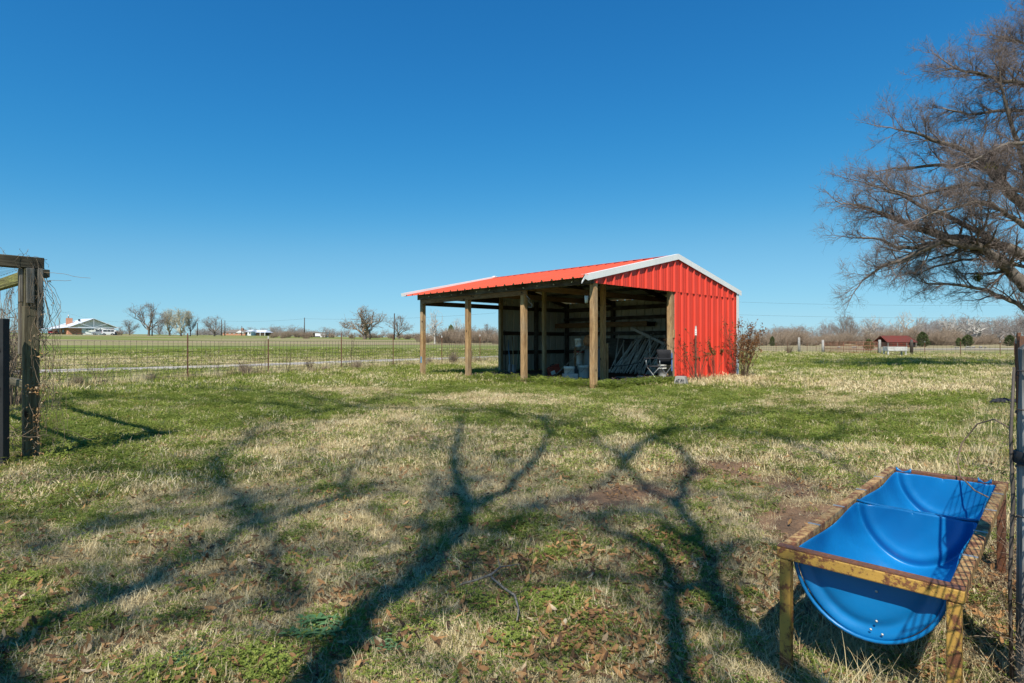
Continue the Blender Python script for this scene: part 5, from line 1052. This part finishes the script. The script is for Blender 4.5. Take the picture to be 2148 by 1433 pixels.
# local x -> (.707,-.707) towards the viewer and right, local y -> (.707,.707)
def ab(nm, x0, x1, y0, y1, z0, z1, mt): return MB().box(x0, x1, y0, y1, z0, z1).build(nm, mt, PG, .006)
m = MB(); V = []
for z in (-.05, .4, .9, 1.35, 1.775): j = rnd.uniform(-.006, .006); V += [(-.055 + j, -.055, z), (.055 + j, -.055, z), (.055 + j, .055, z), (-.055 + j, .055, z)]
m.add(V, [(4 * i + k, 4 * i + (k + 1) % 4, 4 * i + 4 + (k + 1) % 4, 4 * i + 4 + k) for i in range(4) for k in range(4)] + [(16, 17, 18, 19)]); m.build('post', 'mossy_board', PG, .006)
ab('board', -.10, -.06, -.075, -.035, .98, 1.774, 'grey_board'); ab('board', .058, .078, -.045, .015, 1.45, 1.774, 'grey_board'); ab('board', .06, .10, .035, .075, 1.22, 1.774, 'grey_board'); ab('board', -.02, .03, -.085, -.058, 1.46, 1.774, 'grey_board')
ab('top_beam', -.055, .055, -2.6, .09, 1.775, 1.88, 'mossy_beam_d'); ab('side_beam', -3.9, -.06, -.03, .03, 1.66, 1.77, 'mossy_side'); ab('bottom_rail', -3.9, -.06, -.025, .025, .66, .73, 'mossy_beam_x'); ab('end_block', -.06, .06, .08, .13, 1.70, 1.773, 'mossy_beam_x')
ab('sill_board', -.10, -.06, -2.6, -.06, .0, .085, 'mossy_beam_y')
for x in (-3.85,): ab('post', x - .05, x + .05, -.05, .05, -.05, 1.6, 'mossy_board')
# wire netting on top and down the outer side
P0 = []; P1 = []
for k in range(26): x = -k * .15; P0.append((x, .12, 1.87)); P1.append((x, -1.6, 1.90 + .03 * math.sin(k)))
for k in range(12): y = .12 - k * .15; P0.append((0, y, 1.875)); P1.append((-3.8, y, 1.885))
V, T, Q = frusta(P0, P1, [.0016] * len(P0), [.0016] * len(P0), 4); me = np_mesh('netting', V, T, Q); M('wire_dark', me); o = link('netting', me, PG); o['kind'] = 'stuff'
q = np.random.RandomState(44); VN = thing('dead_vine', 'tangle of dead brown vine hanging down the outer side of the arbour', 'vine', (-4.46, 5.27, 0), 0)
out = []
def wander(p, d, n, st, r, g=0., jit=.35, att=None):
    p = np.array(p, float); d = nrm(np.array(d, float))
    for k in range(n):
        d = nrm(d + q.normal(0, jit, 3) + np.array([0, 0, -g]) + (0 if att is None else (att - np.array([p[0], p[1], 0])) * np.array([1, 1, 0]) * 1.2)); p2 = p + d * st; p2[2] = max(p2[2], .02); out.append((p, p2, r, r * .95)); p = p2; r *= .985
for k in range(26): wander((q.uniform(.02, .08), q.uniform(-.05, .05), q.uniform(1.6, 1.88)), (.25, 0, -1), 36, .045, q.uniform(.0015, .0032), .55, .30, np.array([q.uniform(.10, .17), q.uniform(0, .06), 0]))
for k in range(14): wander((q.uniform(-.3, .06), q.uniform(-.1, .1), 1.88), q.normal(0, 1, 3), 8, .03, .0016, -.02, .7)
for k in range(10): wander((q.uniform(.04, .12), q.uniform(-.08, .08), q.uniform(.1, 1.6)), q.normal(0, 1, 3), 6, .04, .0016, .1, .5)
wander((.05, 0, 1.75), (1, .1, -.1), 12, .045, .0018, .03, .12); wander((.05, 0, 1.65), (1, .1, .1), 6, .045, .0018, .03, .12)
for k in range(30): wander((q.uniform(-.5, .1), q.uniform(-.3, .1), .25), (q.normal(0, 1), q.normal(0, 1), .2), 10, .05, .0025, .12, .4)
V, T, Q = frusta([s[0] for s in out], [s[1] for s in out], [s[2] for s in out], [s[3] for s in out], 4); me = np_mesh('vine_stem', V, T, Q); tint(me, q.rand(len(V))); M('weed_stem', me); o = link('vine_stem', me, VN); o['kind'] = 'stuff'
n = 260; C = np.concatenate([np.stack([q.uniform(.0, .12, 130), q.uniform(-.08, .0, 130), q.uniform(.05, .50, 130)], 1), np.stack([q.normal(.07, .05, 70), q.normal(-.05, .03, 70), q.normal(.66, .035, 70)], 1), np.stack([q.normal(.12, .06, 60), q.normal(0, .06, 60), q.uniform(.3, 1.7, 60)], 1)])
C = np.concatenate([C, C + q.normal(0, .03, C.shape)]); n *= 2; o3 = q.normal(0, .0085, (n, 3, 3)); me = np_mesh('leaves', (C[:, None] + o3).reshape(-1, 3), np.arange(3 * n).reshape(-1, 3)); tint(me, np.repeat(q.rand(n), 3)); M('dead_leaf', me); o = link('leaves', me, VN); o['kind'] = 'stuff'
p = atd(2, 5.0); t = thing('black_post', 'flat black painted post at the left edge beside the arbour', 'post', (p[0], p[1], 0), R(-8)); MB().box(-.09, .055, -.03, .03, 0, 1.30).build('board', 'black_paint', t, .004); m = MB(); m.tube([(.02, -.034, .62), (.02, -.04, .66), (.028, -.034, .70)], .003, 5); m.build('staple', 'wire', t)
m = MB(); m.tube([(.015, -.034, 1.0), (.03, -.038, 1.02), (.02, -.034, 1.05)], .003, 5); m.build('staple', 'wire', t)
# brush behind the arbour
for px_, d, s_, sd_, lab in ((14, 9.5, 1.75, 0, 'tall bare brush seen through the arbour opening'), (-40, 8.5, 1.6, 1, 'bare brush at the left edge behind the black post')):
    p = atd(px_, d); o = link('brush', BR[sd_]); o.location = p; o.scale = (.75, .75, s_); tagd(o, lab, 'shrub')

# ============================================================ weeds along the left fence
q = np.random.RandomState(61); xs = []; ys = []
for k in range(2, 12):
    a = np.array(fp[k]); b = np.array(fp[k + 1]); L = np.linalg.norm(b - a); n = int(L * 16); t_ = q.rand(n); nrmv = np.array([b[1] - a[1], -(b[0] - a[0])]) / L; off = q.normal(-.15, .35, n); P = a + (b - a) * t_[:, None] + nrmv * off[:, None]; xs += list(P[:, 0]); ys += list(P[:, 1])
c_weed = protos('weed_p', [blades(46, .22, .12, .42, .010, .45, 'dry_blade', 700 + k, .3) for k in range(4)])
put('fence_straw', c_weed, 4, np.array(xs), np.array(ys), q, .4, 1.0, 'dry straw and seed stalks along the foot of the left wire fence')
n = 34; kk = q.randint(2, 11, n); A = np.array([fp[k] for k in kk]); B = np.array([fp[k + 1] for k in kk]); u = q.rand(n)[:, None]; P = A + (B - A) * u + q.normal(0, .2, (n, 2))
put('fence_brush', cb, 3, P[:, 0], P[:, 1], q, .25, .45, 'brown brambles tangled into the left wire fence', sz=np.clip(q.rand(n) ** 2 * 1.2 + .35, 0, 1.3))
p0 = A0 + dirf * .5; n = 420; u = 1.5 + q.rand(n) ** 1.3 * 44; P = A0 + dirf * u[:, None] + q.normal(0, .2, (n, 2)) * (1 + u[:, None] * .02) + np.array([-.12, .12]) * (1 + u[:, None] * .03)
put('fence_straw', c_weed, 4, P[:, 0], P[:, 1], q, .22, .5, 'dry weeds growing through the right-hand fence')
n = 90; u = q.rand(n) * 2.2; P = A0 + dirf * (u[:, None] - 1.0) + q.normal(0, .12, (n, 2)) + np.array([-.05, 0]); P = P[(P[:, 0] - P[:, 1] * .87 > .28) & (P[:, 1] < 2.6)]
put('bramble', cb, 3, P[:, 0], P[:, 1], q, .12, .34, 'dry brambles and dead stems at the foot of the old grey post')
n = 60; P = np.stack([q.uniform(.95, 1.7, n), q.uniform(1.6, 2.2, n)], 1); c_long = protos('long_p', [blades(30, .05, .08, .22, .0022, .9, 'dry_blade', 720 + k, .6) for k in range(4)])
put('long_straw', c_long, 4, P[:, 0], P[:, 1], q, .6, 1.2, 'long dry grass standing under the blue trough')
for px_, d, h_, n_, lab in ((462, 16.6, 1.25, 3, 'thin forked sapling in front of the wire fence, left of the second post'), (548, 18.4, 1.3, 4, 'slender bare saplings just left of the second fence post'), (515, 17.6, .9, 4, 'slanting dry stems beside the slender saplings'), (600, 19.4, 1.1, 3, 'thin sapling right of the second fence post'), (200, 13.8, .8, 5, 'wispy dry shrub on the fence right of the vines'), (735, 23.5, 1.5, 4, 'tall wispy sapling at the third fence post'), (652, 20.8, .55, 16, 'low reddish bramble heap at the fence before the third post'), (948, 26.5, 1.7, 4, 'leaning bare sapling between the two left shed posts'), (985, 27.5, .9, 22, 'brown bramble heap at the foot of the fence seen through the shed')):
    p = atd(px_, d); stem_bush('sapling', lab, 'sapling', tuple(p), n_, h_, .35, 0, 0, None, px_, r=.008, kids=6)
p = atd(1655, 47); stem_bush('straw_heap', 'tall tuft of golden dead grass by the far fence', 'grass tuft', tuple(p), 60, .9, .5, 0, 0, None, 5, r=.012, kids=2)
# fallen twig
def g2(px, py, dz=.04): p = at(px, py); return (p[0], p[1], float(gmicro(p[0], p[1])) + dz)
t = thing('fallen_twig', 'grey forked twig lying on the leaves near the middle bottom', 'twig'); MB().tube([g2(963, 1246), g2(1000, 1238, .05), g2(1030, 1228, .055), g2(1050, 1208, .05), g2(1092, 1202, .05)], [.004, .005, .006, .004, .002], 6).build('branch', 'grey_board', t); MB().tube([g2(1028, 1229, .05), g2(1060, 1255), g2(1080, 1275, .05), g2(1088, 1300), g2(1084, 1325)], [.005, .005, .005, .004, .002], 6).build('branch', 'grey_board', t); MB().tube([g2(1049, 1209, .05), g2(1043, 1190, .07)], [.003, .001], 5).build('branch', 'grey_board', t)

# ============================================================ far buildings
def window(parent, x0, x1, y, z0, z1, mt='white_trim'):
    w_ = MB().box(x0, x1, y - .05, y, z0, z1).build('window', mt, parent); MB().box(x0 + .08, x1 - .08, y - .07, y - .052, z0 + .08, z1 - .08).build('pane', 'glass_dark', w_)
D1 = 190.0; p = atd(197, D1, 697); z1_ = gzf(p[0], D1) - .15
H1 = thing('brick_house', 'brick ranch house with white metal gable roof and chimney across the field', 'house', (p[0], D1, z1_), math.atan2(-p[0], D1))
hw = 6.7; EV = 2.55; RG = 5.55; dep = 13.0; sk = -.47   # the house runs back and to the left
def hp(x, y, z): return (x + y * sk * .9, y, z)
def quad(nm, pts, mt, th=.12): m = MB(); m.poly(pts); o = m.build(nm, mt, H1); s_ = o.modifiers.new('s', 'SOLIDIFY'); s_.thickness = th; s_.offset = 0; return o
quad('wall', [hp(-hw + .6, 1.6, 0), hp(-2.6, 1.6, 0), hp(-2.6, 1.6, EV), hp(-hw + .6, 1.6, EV)], 'brick'); quad('wall', [hp(4.9, 1.6, 0), hp(hw - .5, 1.6, 0), hp(hw - .5, 1.6, EV), hp(4.9, 1.6, EV)], 'brick')
quad('wall', [hp(-2.6, 1.65, 0), hp(4.9, 1.65, 0), hp(4.9, 1.65, EV), hp(-2.6, 1.65, EV)], 'siding_white')
quad('wall', [hp(-hw + .6, 1.6, 0), hp(-hw + .6, 1.6, EV), hp(-hw + .6, dep, EV), hp(-hw + .6, dep, 0)], 'brick'); quad('wall', [hp(hw - .5, 1.6, 0), hp(hw - .5, 1.6, EV), hp(hw - .5, dep, EV), hp(hw - .5, dep, 0)], 'brick')
quad('gable_wall', [hp(-hw + .6, 1.62, EV), hp(hw - .5, 1.62, EV), hp(.1, 1.62, RG - .15)], 'siding_white')
quad('roof', [hp(-hw - .3, 0, EV - .1), hp(0, 0, RG), hp(0, dep * .62, RG), hp(-hw - .3, dep + .3, EV - .1)], 'grey_metal_roof', .1); quad('roof', [hp(hw + .3, 0, EV - .1), hp(0, 0, RG), hp(0, dep * .62, RG), hp(hw + .3, dep + .3, EV - .1)], 'grey_metal_roof', .1)
quad('roof', [hp(-hw - .3, dep + .3, EV - .12), hp(0, dep * .62, RG), hp(hw + .3, dep + .3, EV - .12)], 'grey_metal_roof', .1)
quad('porch_roof', [hp(-hw - .3, 2, EV - .15), hp(-hw - .3, dep, EV - .1), hp(-hw - 3.2, dep, EV - .5), hp(-hw - 3.2, 2, EV - .5)], 'grey_metal_roof', .1)
for y in (2.2, 6, 10, 14): m = MB(); a = hp(-hw - 3.0, y, 0); m.box(a[0] - .08, a[0] + .08, a[1] - .08, a[1] + .08, 0, EV - .5); m.build('porch_post', 'beam_wood_x', H1)
for a, b in (((-4.3, EV + .05), (-.05, EV + .02)), ((4.4, EV + 1.6), (.05, EV + .05)), ((-4.4, EV + 1.6), (-.1, EV + .02)), ((0, RG - .2), (0, EV))): m = MB(); m.bar(hp(a[0], .05, a[1]), hp(b[0], .05, b[1]), .12, .16, up=(0, 1, 0)); m.build('truss_brace', 'grey_metal_roof', H1)
m = MB(); m.bar(hp(-hw, .02, EV - .1), hp(hw, .02, EV - .1), .14, .22); m.build('truss_beam', 'grey_metal_roof', H1)
m = MB(); a = hp(-3.9, 6.6, 0); m.box(a[0] - .9, a[0] + .9, a[1] - .5, a[1] + .5, 3.5, 5.75).build('chimney', 'brick', H1); m = MB(); m.tube([(a[0] - .2, a[1], 5.7), (a[0] - .2, a[1], 6.9)], .16, 8).build('flue', 'galvanised', H1); m = MB(); a = hp(-2.6, 3.2, 0); m.box(a[0] - .3, a[0] + .3, a[1] - .3, a[1] + .3, 4.7, 5.35).build('roof_vent', 'black_paint', H1)
for x0 in (-1.7, 1.9):
    d_ = MB().box(hp(x0, 1.5, 0)[0], hp(x0, 1.5, 0)[0] + 3.3, 1.42, 1.56, 0, 2.2).build('garage_door', 'white_trim', H1)
    for k in range(4): a = hp(x0, 1.4, 0)[0] + .1 + k * .8; m = MB(); m.add([(a, 1.40, 1.75), (a + .7, 1.40, 1.75), (a + .7, 1.40, 1.92), (a + .6, 1.40, 2.04), (a + .4, 1.40, 2.08), (a + .2, 1.40, 2.04), (a, 1.40, 1.92)], [tuple(range(7))]); m.build('pane', 'glass_dark', d_)
for y0 in (4, 7.4, 11): 
    m = MB(); a = hp(-hw + .5, y0, 0); b = hp(-hw + .5, y0 + 1.4, 0); m.add([(a[0] - .02, a[1], .9), (b[0] - .02, b[1], .9), (b[0] - .02, b[1], 2.0), (a[0] - .02, a[1], 2.0)], [(0, 1, 2, 3)]); m.build('window', 'glass_dark', H1)
def car(label, cat, px, d, body, L, Hc, seg, name):
    x = (px - 1074) / F * d; t = thing(name, label, cat, (x, d, gzf(x, d)), R(36)); w_ = .9; m = MB(); n = len(seg)
    V = [(a * L, -w_, b) for a, b in seg] + [(a * L, w_, b) for a, b in seg]; m.add(V, [tuple(range(n)), tuple(range(n, 2 * n))[::-1]] + [(k, k + n, (k + 1) % n + n, (k + 1) % n) for k in range(n)]); m.build('body', body, t, .05)
    for a in (-.32, .32):
        for s in (-1, 1): m = MB(); m.tube([(a * L, s * (w_ - .15), .34), (a * L, s * (w_ + .02), .34)], .34, 16, sm=False); wh = m.build('wheel', 'tyre', t); m = MB(); m.tube([(a * L, s * (w_ + .021), .34), (a * L, s * (w_ + .035), .34)], .19, 12, sm=False); m.build('rim', 'galvanised', wh)
    return t
c = car('silver pickup-like van parked before the left garage door', 'van', 209, 181, 'car_silver', 4.2, 1.7, [(-.5, .35), (.5, .35), (.5, 1.0), (.42, 1.1), (.40, 1.7), (-.10, 1.72), (-.28, 1.12), (-.48, .98)], 'parked_van')
for x0, x1, z0, z1 in ((-1.0, -.1, 1.15, 1.6), (0, .9, 1.15, 1.6), (1.0, 1.75, 1.15, 1.6)): MB().box(x0, x1, -.93, -.905, z0, z1).build('window', 'glass_dark', c)
c = car('white minivan with dark windows parked right of the silver one', 'minivan', 227, 181.5, 'car_white', 3.4, 1.8, [(-.5, .35), (.5, .35), (.5, 1.1), (.44, 1.85), (-.40, 1.85), (-.5, 1.2)], 'parked_van')
for x0, x1 in ((-1.3, -.35), (-.25, .6), (.7, 1.45)): MB().box(x0, x1, -.93, -.905, 1.1, 1.65).build('window', 'glass_dark', c)
MB().box(-1.72, -1.62, -.93, -.905, .8, 1.2).build('tail_light', 'light_red', c)
x = (241.5 - 1074) / F * 184; t = thing('water_tank', 'white upright tank at the right corner of the brick house', 'tank', (x, 184, gzf(x, 184))); MB().lathe([(0, 0), (.52, 0), (.52, 1.4), (.45, 1.5), (.15, 1.56), (0, 1.56)], 14).build('body', 'white_plastic', t); MB().lathe([(0, 1.56), (.14, 1.56), (.14, 1.64), (0, 1.64)], 10).build('lid', 'white_plastic', t)
x = (251 - 1074) / F * 184; o = link('shrub', BR[0]); o.location = (x, 184, gzf(x, 184)); o.scale = (1.9, 1.9, 1.5); tagd(o, 'rounded reddish shrub right of the white tank', 'shrub')
x = (111 - 1074) / F * 180; t = thing('farm_trailer', 'dark red flatbed trailer parked left of the brick house', 'trailer', (x, 180, gzf(x, 180))); MB().box(-.9, .9, -.8, .8, .55, .75).build('deck', 'light_red', t); MB().box(-.9, -.8, -.8, .8, .75, 1.3).box(.8, .9, -.8, .8, .75, 1.3).build('end_rail', 'old_red_roof', t)
for s in (-.5, .3):
    MB().tube([(s, -.85, .3), (s, -.7, .3)], .3, 12, sm=False).build('wheel', 'tyre', t)
x = (165 - 1074) / F * 178; t = thing('farm_trailer', 'low dark trailer on small wheels before the brick wall', 'trailer', (x + .6, 178, gzf(x, 178))); MB().box(-1.3, 1.3, -.5, .5, .4, .55).build('deck', 'brown_rust', t)
for s in (-.8, .8): MB().tube([(s, -.6, .25), (s, -.5, .25)], .25, 10, sm=False).build('wheel', 'tyre', t)
# distant ranch house, white house, open shed
def gabled(name, label, cat, px0, px1, pytop, pyeave, pybase, d, dep, roofm, wallm, rz=0):
    xc = ((px0 + px1) / 2 - 1074) / F * d; W = (px1 - px0) / F * d; zb = gzf(xc, d) - .3; ze = CH + (HZ - pyeave) / F * d - zb; zt = CH + (HZ - pytop) / F * d - zb; t = thing(name, label, cat, (xc, d, zb), rz)
    MB().box(-W / 2 + .3, W / 2 - .3, .3, dep - .3, 0, ze).build('wall', wallm, t); m = MB(); i = min(dep * .5, W * .2)
    m.add([(-W / 2, 0, ze), (W / 2, 0, ze), (W / 2, dep, ze), (-W / 2, dep, ze), (-W / 2 + i, dep / 2, zt), (W / 2 - i, dep / 2, zt)], [(0, 1, 5, 4), (1, 2, 5), (2, 3, 4, 5), (3, 0, 4), (0, 3, 2, 1)]); m.build('roof', roofm, t); return t, W, ze, zt
t, W, ze, zt = gabled('brick_house', 'low brick ranch house with brown roof on the field horizon', 'house', 465, 515, 691.5, 698.5, 703.5, 245, 9, 'shingle_brown', 'brick')
for k in range(5): x = -W / 2 + 1.0 + k * 1.95; window(t, x, x + .8, .29, .9, ze - .3)
MB().box(W / 2 - 3.4, W / 2 - 2.6, 3, 4, ze, zt + .6).build('chimney', 'brick', t); m = MB(); m.add([(W / 2 - 4.2, -.02, ze), (W / 2 - .6, -.02, ze), (W / 2 - 2.4, -.02, ze + 1.0)], [(0, 1, 2)]); m.build('gable', 'siding_white', t)
t, W, ze, zt = gabled('white_house', 'small white gabled house right of the distant brick ranch', 'house', 513, 527, 692, 696, 703.5, 246, 8, 'grey_metal_roof', 'siding_white')
for k in range(2): window(t, -W / 2 + .5 + k * 1.3, -W / 2 + 1.2 + k * 1.3, .29, .9, 1.9)
t, W, ze, zt = gabled('open_barn', 'low open barn with pale metal roof attached beside the small white house', 'barn', 524, 558, 692.5, 698, 703.5, 250, 8, 'grey_metal_roof', 'dark_board_x')
for k in range(4): x = -W / 2 + .5 + k * (W - 1) / 3; MB().box(x - .1, x + .1, -.1, .1, 0, ze).build('post', 'white_trim', t)
d = 205.; xc = (666 - 1074) / F * d; zb = gzf(xc, d) - .2; t = thing('open_shed', 'flat-roofed white shed standing alone on the field horizon', 'shed', (xc, d, zb)); W = 33 / F * d
MB().box(-W / 2 + 1.9, W / 2 - .1, .2, 4, 0, 1.75).build('wall', 'siding_white', t); MB().box(-W / 2 + .1, -W / 2 + 1.85, 3, 4, 0, 1.7).build('wall', 'dark_board_x', t); m = MB(); m.add([(-W / 2, 0, 2.0), (W / 2, 0, 1.82), (W / 2, 4.3, 1.95), (-W / 2, 4.3, 2.13)], [(0, 1, 2, 3)]); o = m.build('roof', 'shingle_brown', t); s_ = o.modifiers.new('s', 'SOLIDIFY'); s_.thickness = .14
for x in (-W / 2 + .15, -W / 2 + 1.7): MB().box(x - .07, x + .07, .1, .24, 0, 1.8).build('post', 'dark_board_x', t)
MB().box(-.9, .9, .14, .195, .15, .55).build('low_shade_panel', 'black_paint', t)  # solid black panel standing in for the shade of a low gap
# red roofed barn at the woods
d = 100.; xc = (1893 - 1074) / F * d; zb = gzf(xc, d) - .2; t = thing('old_barn', 'low old barn with faded red metal roof before the right-hand woods', 'barn', (xc, d, zb), R(-4)); W = 60 / F * d; ze = CH + (HZ - 718.5) / F * d - zb; zt = CH + (HZ - 704.5) / F * d - zb
MB().box(-W / 2 + .1, W / 2 - .1, .4, 4, 0, ze).build('wall', 'brown_rust', t); m = MB(); m.add([(-W / 2, .0, ze), (W / 2 + .1, .0, ze), (W / 2 - .15, 2.4, zt), (-W / 2 + .1, 2.4, zt), (W / 2 + .1, 4.8, ze), (-W / 2, 4.8, ze)], [(0, 1, 2, 3), (3, 2, 4, 5)]); o = m.build('roof', 'old_red_roof', t); s_ = o.modifiers.new('s', 'SOLIDIFY'); s_.thickness = .07
m = MB(); 
for k in range(13): x = -W / 2 + .2 + k * (W - .3) / 12; m.bar((x, -.01, ze + .05), (x * .965, 2.4, zt + .05), .05, .04)
o = m.build('roof_ribs', 'old_red_roof', t); o['kind'] = 'stuff'
for k in range(4): x = -W / 2 + .15 + k * (W - .3) / 3; MB().box(x - .06, x + .06, .05, .17, 0, ze).build('post', 'grey_board', t)
MB().box(W / 2 - 1.1, W / 2 - .25, .33, .395, 0, ze - .1).build('door_shade_panel', 'black_paint', t)  # black slab on the wall, painted darkness in place of a real doorway
for k in range(3): MB().box(-W / 2 + .4, W / 2 - 1.4, .10, .14, .2 + k * .3, .34 + k * .3).build('rail', 'old_red_roof', t)
# rubble line along the track
q = np.random.RandomState(8)
for k in range(16): x = (q.uniform(2000, 2060) - 1074) / F * 92 if k < 12 else (q.uniform(1700, 1830) - 1074) / F * 92; o = lump('rock', 'pale rock in the rubble line along the far gravel track', 'rock', (x, 92 + q.uniform(-1, 1), gzf(x, 92)), q.uniform(.10, .2), 'stone_dull', 50 + k, (1.3, 1, .8), .3); o['group'] = 'rocks along the far track'
# poles and wires
def pole(px, top, d, label, arm=False, grp='utility poles on the field horizon'):
    x = (px - 1074) / F * d; z = gzf(x, d); h_ = CH + (HZ - top) / F * d - z; t = thing('utility_pole', label, 'utility pole', (x, d, z), 0, grp); MB().tube([(0, 0, -.3), (.04, 0, h_)], [.20, .13], 8).build('pole', 'dark_board_y', t)
    if arm: MB().box(-.9, .9, -.06, .06, h_ - .7, h_ - .56).build('crossarm', 'dark_board_x', t)
    return (x, d, z + h_)
p1 = pole(638.5, 667, 195, 'tall lone wooden utility pole left of the white field shed'); p2 = pole(464.5, 671, 215, 'left utility pole of the pair beside the vase-shaped tree'); p3 = pole(471.5, 673, 216, 'right, slightly leaning utility pole of the pair beside the vase-shaped tree'); p4 = pole(507, 684.5, 235, 'short utility pole behind the distant brick ranch'); p5 = pole(827, 658, 150, 'slim utility pole in front of the rounded tree right of the broad oak')
p6 = pole(414, 678, 200, 'thin pole standing right of the budding trees'); p7 = pole(319, 672, 178, 'thin pole behind the tallest bare tree'); p8 = pole(776, 690, 150, 'short stub pole at the foot of the broad oak')
def wire(a, b, sag, label, r=.018):
    a = np.array(a); b = np.array(b); P = [a + (b - a) * k / 16 - np.array([0, 0, sag * 4 * (k / 16) * (1 - k / 16)]) for k in range(17)]; m = MB(); m.tube(P, r, 4, caps=False); tagd(m.build('power_line', 'wire_dark'), label, 'power line', 'power lines')
wr = lambda px, py, d: np.array([(px - 1074) / F * d, d, CH - (py - HZ) / F * d])
wire(wr(640, 669, 195), wr(1040, 657, 150), .8, 'power line from the lone pole towards the shed'); wire(wr(640, 669, 195), wr(471, 674, 216), .5, 'power line between the lone pole and the leaning pole'); wire(wr(1460, 631, 190), wr(2350, 636, 190), 1.2, 'upper power line crossing the sky right of the shed', .022); wire(wr(1460, 658, 190), wr(2350, 664, 190), 1.0, 'lower power line crossing the sky right of the shed', .022)
wire(wr(147, 655, 197), wr(-200, 640, 190), 1.5, 'service wire reaching the brick house chimney', .016)
wire(wr(250, 676, 190), wr(60, 628, 190), 1.5, 'thin wire slanting down above the brick house roof', .014)
